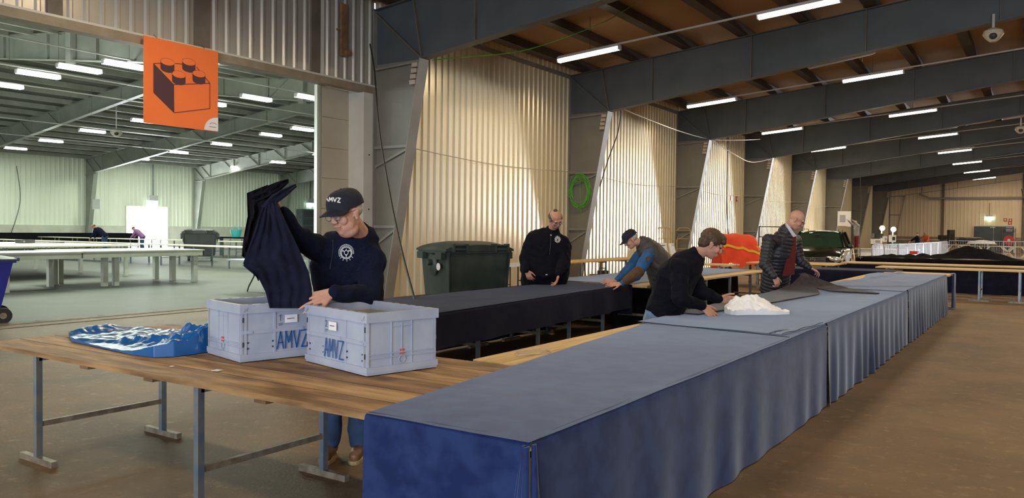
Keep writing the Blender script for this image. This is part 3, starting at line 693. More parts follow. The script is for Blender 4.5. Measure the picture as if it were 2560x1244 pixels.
# grey-brown strip of cloth handled by the two men
def sheet_px(name, label, cat, m, left, right, depth, th=.006, nr=24, ncol=14, parent=None, ripple=.0, seed=0):
    """cloth between two edge lines; edge points are (px, py, depth)"""
    def samp(pts, t):
        f = t*(len(pts)-1); i = min(int(f), len(pts)-2); a, b = V(pts[i]), V(pts[i+1]); return a.lerp(b, f-i)
    rows = []
    for j in range(nr+1):
        a, b = samp(left, j/nr), samp(right, j/nr); r = []
        for i in range(ncol+1):
            q = a.lerp(b, i/ncol); dd = q.z + ripple*(nz(i*.45, j*.22, seed)+.5*math.sin(i*1.1+j*.2+seed))*min(1, i, ncol-i)
            r.append(at(q.x, q.y, dd))
        rows.append(r)
    fr = rows; bk = [[p+CF*th for p in r] for r in rows]
    mb = MB().grid(fr); mb.grid([r[::-1] for r in bk])
    ring = fr[0]+[r[-1] for r in fr[1:]]+fr[-1][::-1][1:]+[r[0] for r in fr[::-1][1:-1]]
    rb = bk[0]+[r[-1] for r in bk[1:]]+bk[-1][::-1][1:]+[r[0] for r in bk[::-1][1:-1]]
    n = len(ring); mb.add(ring+rb, [(i, n+i, n+(i+1) % n, (i+1) % n) for i in range(n)])
    if parent is not None: return mb.build(name, m, parent, smooth=True, angle=60)
    c = fr[nr//2][ncol//2]; o = mb.build(name, m, smooth=True, origin=c, angle=60); return tag(o, label, cat)
def flat_cloth(name, label, cat, m, edgeA, edgeB, z, th=.008, n=30, k=8, wr=.006, seed=0, group=None, ex=None, solid=False):
    """cloth lying on a table, between two ground-plan edge lines"""
    def samp(pts, t):
        f = t*(len(pts)-1); i = min(int(f), len(pts)-2); return V(pts[i]).lerp(V(pts[i+1]), f-i)
    up = []; dn = []
    for j in range(n+1):
        a, b = samp(edgeA, j/n), samp(edgeB, j/n); r = []; q = []
        for i in range(k+1):
            p = a.lerp(b, i/k); h = abs(wr*nz(p.x*7, p.y*5, seed))+wr*.4; e = ex(p.x, p.y) if ex else 0
            zb = p.z if len(p) > 2 else 0
            r.append(V((p.x, p.y, z+th+h+e+zb))); q.append(V((p.x, p.y, z+(0 if solid else e)+zb)))
        up.append(r); dn.append(q)
    mb = MB().grid(up); mb.grid([r[::-1] for r in dn])
    ring = lambda R: R[0]+[r[-1] for r in R[1:]]+R[-1][::-1][1:]+[r[0] for r in R[::-1][1:-1]]
    A, B = ring(up), ring(dn); nn = len(A); mb.add(A+B, [(i, nn+i, nn+(i+1) % nn, (i+1) % nn) for i in range(nn)])
    c = up[n//2][k//2]; return tag(mb.build(name, m, smooth=True, origin=(c.x, c.y, z), angle=50), label, cat, group)
flat_cloth('folded_cloth', 'grey-brown cloth folded along the blue table between the brown-haired man and the puffer jacket', 'cloth', 'greycloth',
    [(-3.02, 7.45, 0), (-3.03, 8.4, 0), (-3.06, 9.4, 0), (-3.04, 10.4, .0), (-3.0, 10.9, .02), (-2.86, 11.12, .10), (-2.80, 11.30, .20), (-2.80, 11.42, .235)],
    [(-2.78, 7.42, 0), (-2.70, 8.2, 0), (-2.58, 9.2, 0), (-2.50, 10.1, 0), (-2.44, 10.9, .0), (-2.56, 11.18, .07), (-2.69, 11.36, .19), (-2.74, 11.46, .225)], .772, seed=4, n=36, wr=.01)
flat_cloth('folded_cloth', 'dark end of cloth sweeping from the puffer jacket hand to a point on the table', 'cloth', 'greycloth',
    [(-2.83, 11.36, .23), (-2.74, 11.32, .13), (-2.60, 11.3, .05), (-2.42, 11.35, .015), (-2.1, 11.5, .0), (-1.86, 11.5, 0)],
    [(-2.78, 11.46, .24), (-2.60, 11.62, .15), (-2.44, 11.72, .08), (-2.25, 11.8, .03), (-2.0, 11.74, .01), (-1.84, 11.58, 0)], .772, seed=9, n=30, wr=.014)
# white bundle
def lump(name, label, cat, m, c, r, seed, amp=.25, zmin=0, nn=36, mm=18, rz=0, ctf=1.5):
    mb = MB(); mb.ell((0, 0, 0), (1, 1, 1), n=nn, m=mm); R = Matrix.Rotation(rz, 3, 'Z')
    for v in mb.v:
        d = v.normalized(); k = 1+amp*(nz(d.x*ctf, d.y*ctf, d.z*ctf+seed)+.45*abs(nz(d.x*4+seed, d.y*4, d.z*4)))
        q = V((d.x*r[0]*k, d.y*r[1]*k, max(d.z*r[2]*k, -r[2]*.25))); q = R @ q; v[:] = (c[0]+q.x, c[1]+q.y, max(zmin, c[2]+q.z))
    return tag(mb.build(name, m, smooth=True, origin=(c[0], c[1], zmin), angle=180), label, cat)
wb = flat_cloth('white_bundle', 'crumpled white cloth bundle lying on the blue table by the brown-haired man', 'cloth', 'whitecloth',
    [(-2.68, 7.86), (-2.66, 8.0), (-2.60, 8.12), (-2.50, 8.30), (-2.42, 8.36), (-2.34, 8.30), (-2.22, 8.22), (-2.12, 8.14)],
    [(-2.64, 7.76), (-2.55, 7.66), (-2.48, 7.64), (-2.42, 7.72), (-2.36, 7.78), (-2.28, 7.84), (-2.18, 7.92), (-2.09, 8.06)], .772, n=60, k=34, wr=.006, seed=2, solid=True,
    ex=lambda x, y: .13*math.exp(-((x+2.47)**2)/.014-((y-8.0)**2)/.05)+.07*math.exp(-((x+2.30)**2)/.014-((y-8.02)**2)/.02)+.08*math.exp(-((x+2.6)**2)/.006-((y-7.88)**2)/.02)+.07*abs(nz(x*9+y*4, y*8-x*3, 7))*math.exp(-((x+2.4)**2)/.09)+.02*abs(nz(x*25, y*20)))
# blue tarpaulin on the plank table
def tarp_h(x, y):
    f = abs(nz(x*4+y*1.5, y*6-x, 3)); g = abs(nz(x*11+y*6, y*9-x*5, 5)); h = abs(nz(x*22, y*20, 8))
    k = (.040*f+.030*g+.016*h)*min(1, 6*(x+6.1))*min(1, max(.1, 5*(y-2.92)))
    k *= .55+1.2*math.exp(-((x+4.75)**2)/.18)
    return k + .13*math.exp(-((x+4.60)**2)/.05)*(.4+.6*math.exp(-((y-3.5)**2)/.12)) + .055*math.exp(-((x+6.0)**2)/.004)*math.exp(-((y-3.3)**2)/.05) + .045*math.exp(-((y-3.2-.30*(x+5))**2)/.0016)*(1 if x > -5.2 else .3)
flat_cloth('blue_tarpaulin', 'crumpled shiny blue tarpaulin lying on the plank table beside the crates', 'tarpaulin', 'tarp',
    [(-6.06, 3.12), (-5.75, 2.98), (-5.4, 2.95), (-5.1, 2.92), (-4.85, 2.90), (-4.66, 2.92), (-4.58, 3.02), (-4.57, 3.16)],
    [(-6.10, 3.28), (-5.98, 3.62), (-5.75, 3.70), (-5.45, 3.72), (-5.2, 3.78), (-5.0, 3.92), (-4.75, 3.96), (-4.62, 3.9)], .752, n=110, k=60, wr=.010, seed=5, th=.005, ex=tarp_h, solid=True)
mb = MB(); rr = random.Random(3)
for k in range(30):
    x = rr.uniform(-5.85, -4.75); y = rr.uniform(3.0, 3.6); L = rr.uniform(.03, .12); a = rr.uniform(-.4, .6)
# string loop, paper scraps
mb = MB(); mb.tube([(-2.86+.085*math.cos(a*.3)+.02*math.sin(a*.9), 4.55+.15*math.sin(a*.3), .7555) for a in range(0, 22)], .004, 5)
mb.tube([(-2.84+.05*math.cos(a*.3), 4.50+.15*math.sin(a*.31+.2), .760) for a in range(0, 20)], .0035, 5)
tag(mb.build('string_loop', 'woodblock', origin=(-2.86, 4.55, .75)), 'loop of pale string lying on the clean pine planks', 'string')
for i, (p, l) in enumerate((((543, 925), 'square scrap of white paper on the stained planks in front of the first crate'), ((430, 915), 'tiny white scrap of paper near the tarpaulin edge'))):
    d_ = (CH-.753)/(-(CF+CR*((p[0]-1280)/FPX)+CU*((622-p[1])/FPX)).z); q = at(p[0], p[1], d_); w_ = .045 if i == 0 else .02
    o = MB().box((q.x, q.y, .7535), (w_, w_*1.1, .0015), rz=.3).build('paper_scrap', 'paper', origin=(q.x, q.y, .753)); tag(o, l, 'paper')

# ================================================================== CRATES
STROKES = {'A': [[(0, 0), (.5, 1), (1, 0)], [(.18, .36), (.82, .36)]], 'M': [[(0, 0), (.06, 1), (.5, .35), (.94, 1), (1, 0)]], 'V': [[(0, 1), (.5, 0), (1, 1)]],
           'Z': [[(0, 1), (1, 1), (0, 0), (1, 0)]], '1': [[(.2, .8), (.55, 1), (.5, 0)]], '2': [[(.05, .8), (.3, 1), (.8, .95), (.85, .65), (.1, 0), (.95, .05)]], '=': [[(0, .5), (1, .62)], [(.1, .1), (.9, .2)]]}
def strokes(mb, txt, org, ux, uz, nrm, cw, chh, gap, wd, th=.0015):
    org, ux, uz, nrm = V(org), V(ux), V(uz), V(nrm)
    for i, c in enumerate(txt):
        for line in STROKES[c]:
            for a, b in zip(line[:-1], line[1:]):
                A = org+ux*(i*(cw+gap)+a[0]*cw)+uz*a[1]*chh+nrm*th/2; B = org+ux*(i*(cw+gap)+b[0]*cw)+uz*b[1]*chh+nrm*th/2
                d = (B-A).normalized(); mb.bar(A-d*wd*.4, B+d*wd*.4, wd, th, up=nrm)
    return mb
def crate(label, corner, rz, num, tx, long_first=True, L=.69, W=.49, H=.35):
    """local: near corner at origin; long side along +x (front face, normal -y), short along +y"""
    T = thing('folding_crate', label, 'crate', corner, 'grey folding crates on the plank table', rz=rz, world=False)
    t = .018
    mb = MB(); mb.b2((0, 0, 0), (L, W, .02)); mb.b2((-.004, -.004, .012), (L+.004, W+.004, .045)); mb.build('base', 'crate', T)
    def wall(a, b, nrm, ln):
        """panel in own frame: u along, v up"""
        a, b, nrm = V(a), V(b), V(nrm); u = (b-a)/ln
        def pb(u0, u1, v0, v1, d0, d1):
            mbx.box(a+u*((u0+u1)/2)+V((0, 0, (v0+v1)/2))+nrm*((d0+d1)/2), (abs(u1-u0), abs(d1-d0), v1-v0), mtx=Matrix((u, -nrm, V((0, 0, 1)))).transposed())
        mbx = MB(); pb(.004, ln-.004, .04, H-.05, -t, -.006); W_ = mbx.build('side_panel', 'crate', T)
        mbx = MB()
        if ln > .5:
            ribs = [.035, .225, .465, .655]
            for q in ribs: pb(q-.006, q+.006, .045, H-.055, -.006, .002)
            pb(.01, ln-.01, .168, .190, -.006, .001)
            for q in (.03, .62): pb(q, q+.045, .172, .186, .001, .010)
            pb(.40, .42, .170, .188, .001, .008)
        else:
            for q in (.012, .165, .305, ln-.018): pb(q-.003, q+.003, .045, H-.055, -.006, .001)
            pb(.01, ln-.01, .092, .097, -.006, .002); pb(.01, ln-.01, .112, .116, -.006, .002)
            pb(.232, .238, .10, H-.07, -.006, .001); pb(.165, .305, H-.085, H-.080, -.006, .001)
        mbx.build('rib', 'crate', W_)
        mbx = MB()
        if ln > .5:
            for q in (.018, ln-.022):
                for zz in (.09, .24): pb(q-.004, q+.004, zz, zz+.03, -.001, .0015)
            for q in (.212, .478, .05, ln-.05):
                for zz in (.075, .11): pb(q-.004, q+.004, zz, zz+.009, -.004, .001)
        for k_ in range(3): pb(ln*(.2+.3*k_), ln*(.2+.3*k_)+.028, H-.016, H-.010, .0, .0055)
        mbx.build('slot', 'darkslot', W_)
        mbx = MB(); pb(.002, ln-.002, .03, H-.03, -t-.003, -t+.001); mbx.build('inner_lining', 'crate_in', W_)
        if ln < .5:
            mbx = MB(); pb(.222, .248, .104, .112, -.001, .005); pb(.222, .230, .122, .132, -.001, .004); pb(.240, .248, .122, .132, -.001, .004); mbx.build('red_catch', 'redpl', W_)
            mbx = MB(); c0 = a+u*.235+nrm*.003; mbx.tube([c0+u*.022*math.sin(q_*PI/6)+V((0, 0, .075+.022*math.cos(q_*PI/6))) for q_ in range(13)], .003, 5); mbx.build('hook_mark', 'crate', W_)
        return W_
    fp = wall((0, 0, 0), (L, 0, 0), (0, -1, 0), L); wall((L, 0, 0), (L, W, 0), (1, 0, 0), W)
    wall((L, W, 0), (0, W, 0), (0, 1, 0), L); wall((0, W, 0), (0, 0, 0), (-1, 0, 0), W)
    mb = MB()
    for p, q in (((-.006, -.006), (L+.006, .022)), ((-.006, W-.022), (L+.006, W+.006)), ((-.006, .022), (.022, W-.022)), ((L-.022, .022), (L+.006, W-.022))): mb.b2((*p, H-.055), (*q, H))
    rim = mb.build('rim', 'crate', T)
    mb = MB()
    for k in range(7):
        mb.b2((.05+k*.085, -.001, H-.003), (.078+k*.085, .006, H+.001)); mb.b2((.05+k*.085, W-.006, H-.003), (.078+k*.085, W+.001, H+.001))
    mb.build('rim_slot', 'darkslot', rim)
    mb = MB()
    for x in (.016, L-.046): mb.b2((x+.006, -.010, H-.040), (x+.024, -.0075, H-.022)); mb.bar((x, -.009, H-.042), (x+.03, -.009, H-.018), .004, .004)
    mb.build('corner_clip', 'ltgrey', rim)
    mb = strokes(MB(), 'AMVZ', (tx, -.0065, .062), (1, 0, 0), (0, 0, 1), (0, -1, 0), .042, .105, .014, .0085); mb.build('painted_letters', 'paint_blue', fp)
    mb = strokes(MB(), num, (tx+.01, -.0065, .238), (1, 0, 0), (0, 0, 1), (0, -1, 0), .022, .036, .01, .0028); strokes(mb, '=', (tx+.008, -.0065, .208), (1, 0, 0), (0, 0, 1), (0, -1, 0), .028, .02, .01, .0025); mb.build('marker_number', 'ink', fp)
    x1 = tx+.052; mb = MB().b2((x1, -.009, .222), (x1+.085, -.0062, .272)); lb = mb.build('paper_label', 'paper', fp)
    MB().b2((x1+.014, -.0102, .246), (x1+.064, -.0088, .250)).build('printed_line', 'ink', fp)
    return T
crate('grey folding crate marked 1, into which the capped man lowers the cloth', (-4.06, 3.115, .7535), math.radians(76.8), '1', .238)
crate('grey folding crate marked 2, empty, nearest the blue velvet cloth', (-3.80, 3.40, .7535), math.radians(-13.3), '2', .238)

# ================================================================== HANGING SIGN
T = thing('hanging_sign', 'square orange sign with a line drawing of a studded toy block', 'sign', (-12.33, 8.26, 3.27))
sx = -12.32
def sp(u, v, dx=0): return V((sx+dx, 7.56+u*1.41, 4.69-v*1.41))   # u right, v down
MB().b2((sx-.012, 7.56, 3.27), (sx, 8.97, 4.69)).build('sign_board', 'orange', T)
def poly_plate(name, pts, m, dx=.002, th=.002, parent=T):
    return MB().prism([sp(u, v, dx) for u, v in pts], (th, 0, 0)).build(name, m, parent)
def ln(mb, pts, wd=.011):
    for a, b in zip(pts[:-1], pts[1:]): mb.bar(sp(*a, .005), sp(*b, .005), wd, .002, up=(1, 0, 0))
A = (.12, .305); Bp = (.12, .645); Cp = (.385, .845); Dp = (.38, .51); Ep = (.88, .415); Fp = (.88, .73)
poly_plate('drawn_side', [A, Dp, Cp, Bp], 'signink')
mb = MB(); ln(mb, [A, Dp, Ep, Fp, Cp]); ln(mb, [A, (.21, .285)]); ln(mb, [(.40, .255), (.50, .245)]); ln(mb, [(.69, .245), Ep]); ln(mb, [Dp, Cp])
mb.build('drawn_outline', 'signink', T)
for cu, cv in ((.30, .255), (.585, .205), (.45, .378), (.725, .325)):
    r1, r2, h = .090, .040, .085
    pts = [(cu+r1*math.cos(a), cv+r2*math.sin(a)+h) for a in [PI*k/10 for k in range(11)]]+[(cu+r1*math.cos(a), cv+r2*math.sin(a)) for a in [PI-PI*k/10 for k in range(11)]]
    poly_plate('drawn_stud', pts, 'signink', .003)
    poly_plate('drawn_stud_top', [(cu+r1*math.cos(2*PI*k/20), cv+r2*math.sin(2*PI*k/20)) for k in range(20)], 'orange', .0055)
    mb = MB(); ln(mb, [(cu+r1*math.cos(2*PI*k/20), cv+r2*math.sin(2*PI*k/20)) for k in range(21)], .009); mb.build('drawn_outline', 'signink', T)
poly_plate('white_corner', [(1, 1), (.80, 1)]+[(1-.2*math.cos(PI/2*k/8), 1-.17*math.sin(PI/2*k/8)) for k in range(9)]+[(1, .83)], 'paper', .002)
mb = MB(); ln(mb, [(.95-.05*math.cos(k*.35)-.02, .925-.022*math.sin(k*.35)) for k in range(9)], .008); mb.build('corner_mark', 'red', T)
mb = MB(); ln(mb, [(.87, .955), (.97, .955)], .008); mb.build('corner_lettering', 'signink', T)
mb = MB(); mb.cyl((sx-.006, 7.8, 4.69), (sx-.10, 7.8, 4.76), .006, 5); mb.cyl((sx-.006, 8.7, 4.69), (sx-.10, 8.7, 4.76), .006, 5); mb.build('hanging_wire', 'metalwire', T)

# ================================================================== WHEELED BINS
def big_bin(label, loc, rz, m, emblem=True):
    """1100 litre bin, local: long face along +x at y=0 (front), body depth +y"""
    T = thing('wheeled_container', label, 'waste container', loc, None, rz=rz, world=False)
    L, W = 1.28, 1.0
    mb = MB(); lo, hi, zb, zt = .07, 0.0, .22, 1.22
    def ring(z, i): return [V((i, i, z)), V((L-i, i, z)), V((L-i, W-i, z)), V((i, W-i, z))]
    mb2 = ring(zb, .07)+ring(zt, 0)
    mb.add(mb2, [(3, 2, 1, 0), (0, 1, 5, 4), (1, 2, 6, 5), (2, 3, 7, 6), (3, 0, 4, 7), (4, 5, 6, 7)])
    b = mb.build('body', m, T)
    md = b.modifiers.new('bevel', 'BEVEL'); md.width = .05; md.segments = 3
    mb = MB()
    for x in (.02, L-.02): mb.bar((x+(.05 if x < .5 else -.05), .04, .24), (x, -.015, 1.2), .05, .03)
    for q in (-.01, W+.01): mb.bar((.03, q, 1.2), (L-.03, q, 1.2), .04, .07)
    for q in (-.01, L+.01): mb.b2((q-.03, 0, 1.165), (q+.03, W, 1.235))
    mb.build('rim_ledge', m, T)
    # lid: shallow dome lofted over the top, with raised hinge line
    rows = []
    for j in range(11):
        v = j/10; r = []
        for i in range(13):
            u = i/12; h = .135*(1-(2*u-1)**6)*(math.sin(PI*min(1, v*.75+.12)))**.7 + .02*nz(u*3, v*3, 4); r.append(V((-.05+u*(L+.10), -.05+v*(W+.10), 1.235+h)))
        rows.append(r)
    mb = MB().grid(rows); mb.grid([[V((p.x, p.y, 1.20)) for p in rows[0]], rows[0]]); mb.grid([rows[-1], [V((p.x, p.y, 1.20)) for p in rows[-1]]])
    mb.grid([[r[0] for r in rows], [V((r[0].x, r[0].y, 1.20)) for r in rows]]); mb.grid([[V((r[-1].x, r[-1].y, 1.20)) for r in rows], [r[-1] for r in rows]])
    lid = mb.build('lid', m, T, smooth=True, angle=50)
    for x0 in (.06, L-.38):
        mb = MB()
        for e in (0, .26): mb.b2((x0+e, -.12, 1.19), (x0+e+.035, .02, 1.33))
        mb.cyl((x0, -.09, 1.30), (x0+.295, -.09, 1.30), .02, 8); mb.b2((x0+.03, -.10, 1.22), (x0+.27, -.05, 1.25)); mb.build('hinge_handle', m, T)
    for sx_, nx_ in ((0, -1), (L, 1)):
        mb = MB().cyl((sx_, W*.5, 1.0), (sx_+nx_*.12, W*.5, 1.0), .055, 12)
        mb.loft([((sx_+nx_*.01, W*.5, .96), (0, .17, 0), (0, 0, .20)), ((sx_+nx_*.045, W*.5, 1.0), (0, .12, 0), (0, 0, .14))], 14)
        mb.b2((min(sx_, sx_+nx_*.09), .05, 1.06), (max(sx_, sx_+nx_*.09), .27, 1.18)); mb.b2((min(sx_, sx_+nx_*.09), W-.27, 1.06), (max(sx_, sx_+nx_*.09), W-.05, 1.18))
        mb.build('lifting_pivot', m, T, smooth=True)
        if nx_ < 0 and emblem:
            MB().cyl((sx_-.02, .26, .93), (sx_-.03, .26, .93), .065, 16).build('round_sticker', 'paper', T)
    for x in (.2, L-.2):
        for y in (.2, W-.2):
            mb = MB().cyl((x-.025, y, .10), (x+.025, y, .10), .10, 16); wh = mb.build('wheel', 'rubber', T)
            MB().b2((x-.04, y-.03, .10), (x+.04, y+.03, .24)).build('wheel_fork', 'galv', wh)
    return T
cB = at(1118, 600, 13.6)
big_bin('large dark green wheeled waste container by the cream wall', (cB.x, cB.y, 0), math.atan2(.924, .384), 'bin')
cB = at(457, 600, 36.5)
b2_ = big_bin('dark wheeled waste container among the tables of the further hall', (cB.x, cB.y, 0), math.radians(52), 'bin_blk'); b2_.scale = (1.12, 1.12, 1.08)
# blue two-wheeled bin cut by the frame edge
cB = at(37, 800, (CH)/(-(CF+CR*((16-1280)/FPX)+CU*((622-806)/FPX)).z))
T = thing('wheelie_bin', 'tall blue two-wheeled bin at the hall threshold, partly out of frame', 'waste bin', (cB.x, cB.y, 0), rz=1.22, world=False)
mb = MB(); mb.add([(-.62, .0, .12), (-.22, 0, .12), (-.22, .5, .12), (-.62, .5, .12), (-.72, -.08, 1.0), (-.02, -.08, 1.0), (-.02, .56, 1.0), (-.72, .56, 1.0)], [(3, 2, 1, 0), (4, 5, 6, 7), (0, 1, 5, 4), (1, 2, 6, 5), (2, 3, 7, 6), (3, 0, 4, 7)])
mb.build('body', 'bin_blue', T)
mb = MB().b2((-.76, -.10, .97), (.02, .60, 1.02)); mb.cyl((.05, -.05, 1.03), (.05, .55, 1.03), .02, 8); mb.b2((0, 0, 1.0), (.06, .04, 1.04)); mb.b2((0, .46, 1.0), (.06, .5, 1.04)); mb.build('rim_handle', 'bin_blue', T)
rows = [[V((-.78+.84*i/8, -.12+.74*j/6, 1.02+.07*math.sin(PI*i/8)*math.sin(PI*j/6)+.01)) for i in range(9)] for j in range(7)]
mb = MB().grid(rows); mb.b2((-.78, -.12, 1.0), (.06, .62, 1.031)); mb.build('lid', 'bin_blk', T, smooth=True)
for y in (-.06, .5):
    wh = MB().cyl((-.16, y, .125), (-.16, y+.06, .125), .125, 24).build('wheel', 'rubber', T)
    MB().cyl((-.16, y-.005, .125), (-.16, y, .125), .05, 14).build('hub_cap', 'foot', wh)
MB().cyl((-.16, -.02, .125), (-.16, .52, .125), .015, 8).build('axle', 'galv', T)

# ================================================================== CAR
def car():
    c = at(2050, 655, 27.6); T = thing('car', 'dark green estate car parked facing the tables, lamps mirrored in its bonnet', 'car', (c.x, c.y, 0), rz=math.radians(7), world=False); T.scale = (1.02, 1, 1.12)
    # local: front towards -y, x across
    W2 = .87
    secs = [(-2.15, .34, .62, .80), (-2.08, .28, .74, .97), (-1.6, .24, .88, 1.0), (-1.05, .22, .97, 1.0), (-.9, .22, .99, 1.0), (0, .2, 1.0, 1.0), (1.2, .2, 1.0, 1.0), (2.0, .24, 1.0, .98), (2.2, .34, .92, .92)]
    rows = []
    for y, z0, z1, k in secs:
        w_ = W2*k; prof = [(-w_*.92, z0), (-w_, z0+.12), (-w_, (z0+z1)/2), (-w_*.97, z1-.10), (-w_*.86, z1-.01), (-w_*.45, z1+.025), (0, z1+.035), (w_*.45, z1+.025), (w_*.86, z1-.01), (w_*.97, z1-.10), (w_, (z0+z1)/2), (w_, z0+.12), (w_*.92, z0)]
        rows.append([V((x, y, z)) for x, z in prof])
    mb = MB().grid(rows); mb.add(rows[0], [tuple(range(len(rows[0])))]); mb.add(rows[-1], [tuple(range(len(rows[-1]))[::-1])])
    body = mb.build('body', 'carpaint', T, smooth=True, angle=50)
    # greenhouse: glass solid + painted roof and pillars
    bot = [(-.78, -.95), (.78, -.95), (.80, 2.05), (-.80, 2.05)]; top = [(-.60, -.22), (.60, -.22), (.62, 1.75), (-.62, 1.75)]
    g = MB().add([(x, y, .99) for x, y in bot]+[(x, y, 1.43) for x, y in top], [(0, 1, 5, 4), (1, 2, 6, 5), (2, 3, 7, 6), (3, 0, 4, 7)])
    g.build('windows', 'glass', T)
    rows = []
    for j, (y, z) in enumerate([(-.26, 1.425), (-.1, 1.47), (.4, 1.50), (1.2, 1.49), (1.8, 1.44)]):
        rows.append([V((x, y, z-.09*abs(x/.64)**3)) for x in (-.66, -.62, -.4, -.2, 0, .2, .4, .62, .66)])
    MB().grid(rows).build('roof', 'carpaint', T, smooth=True)
    for s_ in (-1, 1):
        for a_, b_, w_ in (((s_*.79, -.97, .985), (s_*.62, -.22, 1.44), .05), ((s_*.81, .55, .98), (s_*.635, .5, 1.44), .07), ((s_*.81, 2.05, .98), (s_*.63, 1.76, 1.44), .09)):
            MB().bar(a_, b_, w_, .045).build('pillar', 'carpaint', T)
    for s_ in (-1, 1):
        MB().tube([(s_*.56, .0, 1.46), (s_*.56, .1, 1.53), (s_*.56, 1.5, 1.53), (s_*.56, 1.6, 1.46)], .014, 6).build('roof_rail', 'chrome', T)
        m_ = MB(); m_.ell((s_*.96, -.62, 1.02), (.10, .06, .075)); m_.bar((s_*.84, -.62, .98), (s_*.93, -.62, 1.0), .04, .03); m_.build('wing_mirror', 'carpaint', T, smooth=True)
        m_ = MB(); m_.ell((s_*.64, -2.09, .66), (.20, .07, .085)); m_.build('headlamp', 'headlamp', T, smooth=True)
        for y in (-1.35, 1.4):
            wh = MB().cyl((s_*.70, y, .31), (s_*.89, y, .31), .31, 22).build('wheel', 'rubber', T)
            MB().cyl((s_*.89, y, .31), (s_*.90, y, .31), .2, 16).build('wheel_rim', 'ltgrey', wh)
    mb = MB()
    for k in range(3): mb.b2((-.38, -2.19, .60+.045*k), (.38, -2.16, .615+.045*k))
    mb.build('grille', 'chrome', T)
    mb = MB(); mb.tube([(.065*math.sin(k*PI/8), -2.20, .65+.065*math.cos(k*PI/8)) for k in range(17)], .008, 5)
    strokes(mb, 'V', (-.03, -2.20, .645), (1, 0, 0), (0, 0, 1), (0, -1, 0), .06, .05, 0, .01); mb.build('emblem', 'chrome', T)
    MB().b2((-.8, -2.26, .32), (.8, -2.12, .50)).build('bumper', 'carpaint', T); MB().b2((-.27, -2.275, .36), (.27, -2.262, .46)).build('number_plate', 'yellow', T)
    mb = MB()
    for s_ in (-.42, .38): mb.ell((s_, .1, 1.12), (.20, .09, .28)); mb.ell((s_, .12, 1.35), (.11, .05, .08))
    mb.ell((-.05, -.5, 1.35), (.1, .02, .035)); mb.b2((-.7, -.85, .98), (.7, -.4, 1.03)); mb.build('seats_and_dashboard', 'rubber', T, smooth=True)
    for s_ in (-1, 1): MB().b2((s_*.86-.02, .50, .80), (s_*.86+.02, .68, .83)).build('door_handle', 'carpaint', T)
car()

# ================================================================== ORANGE-COVERED CART AND TROLLEYS
c = at(1845, 660, 24.0)
T = thing('covered_cart', 'bright orange cloth with yellow bands thrown over a cart by the wall', 'covered cart', (c.x, c.y, 0), rz=YAW, world=False)
# local x right in view, y away
prof = [(-.66, .42), (-.62, .95), (-.60, 1.42), (-.45, 1.55), (-.1, 1.54), (.3, 1.50), (.55, 1.38), (.66, 1.15), (.70, .85), (.68, .55)]
rows = []
for j in range(13):
    v = j/12; r = []
    for i in range(37):
        f = i/36*(len(prof)-1); a = min(int(f), len(prof)-2); x = prof[a][0]+(prof[a+1][0]-prof[a][0])*(f-a); z = prof[a][1]+(prof[a+1][1]-prof[a][1])*(f-a)
        front = math.sin(PI*.5*min(1, v*1.6)); base = [.45, .55][i > 16]
        zz = base+(z-base)*front if v < .6 else z*(1-.15*(v-.6))
        if v < .05: zz = .60+.16*nz(i*.35, 2)-(.16 if 4 < i < 10 else 0)
        r.append(V((x*(1.0+.04*nz(i, j)), -.55+v*1.2-.05*math.sin(i*.9)*(1-v)+.04*nz(i*.5, j*.5, 2), zz+.07*nz(i*.33, j*.5, 5)+.03*abs(nz(i*.9+j*.6, j*.3, 7)))))
    rows.append(r)
oc = MB().grid(rows).build('orange_cover', 'orangecloth', T, smooth=True, angle=180)
def strip(pts, w_=.035):
    mb = MB()
    def S(i, j):
        i = max(0, min(36, i)); j = max(0, min(12, j)); a, b = min(int(i), 35), min(int(j), 11); p = rows[b][a].lerp(rows[b][a+1], i-a); q = rows[b+1][a].lerp(rows[b+1][a+1], i-a); return p.lerp(q, j-b)
    P_ = []
    for a, b in zip(pts[:-1], pts[1:]):
        for k in range(9): P_.append(S(a[0]+(b[0]-a[0])*k/9, a[1]+(b[1]-a[1])*k/9)+V((.02, -.06, .02)))
    R_ = [[p+V((0, 0, w_)) for p in P_], P_]; mb.grid(R_); return mb
strip([(5, 5), (11, 3.3), (19, 2.2), (30, 1.5), (31, .8)], .07).build('yellow_band', 'yellow', oc, smooth=True)
strip([(24, .55), (33, .6)], .13).build('yellow_band', 'yellow', oc, smooth=True)
strip([(2, .9), (9, .15)], .12).build('yellow_band', 'yellow', oc, smooth=True)
strip([(22, 3.4), (25, 2.4)], .025).build('yellow_band', 'yellow', oc, smooth=True)
mb = MB().b2((-.55, -.35, .35), (.55, .5, .42)); mb.build('cart_deck', 'wood2', T)
for x in (-.5, .5):
    for y in (-.3, .45): MB().b2((x-.03, y-.03, .1), (x+.03, y+.03, 1.05)).build('cart_post', 'wood2', T); MB().cyl((x-.02, y, .08), (x+.02, y, .08), .08, 14).build('wheel', 'rubber', T)
mb = MB(); mb.cyl((-.52, -.38, .52), (-.52, -.30, .52), .09, 14); mb.cyl((-.36, -.40, .5), (-.36, -.3, .5), .07, 14); mb.build('chrome_fitting', 'chrome', T)
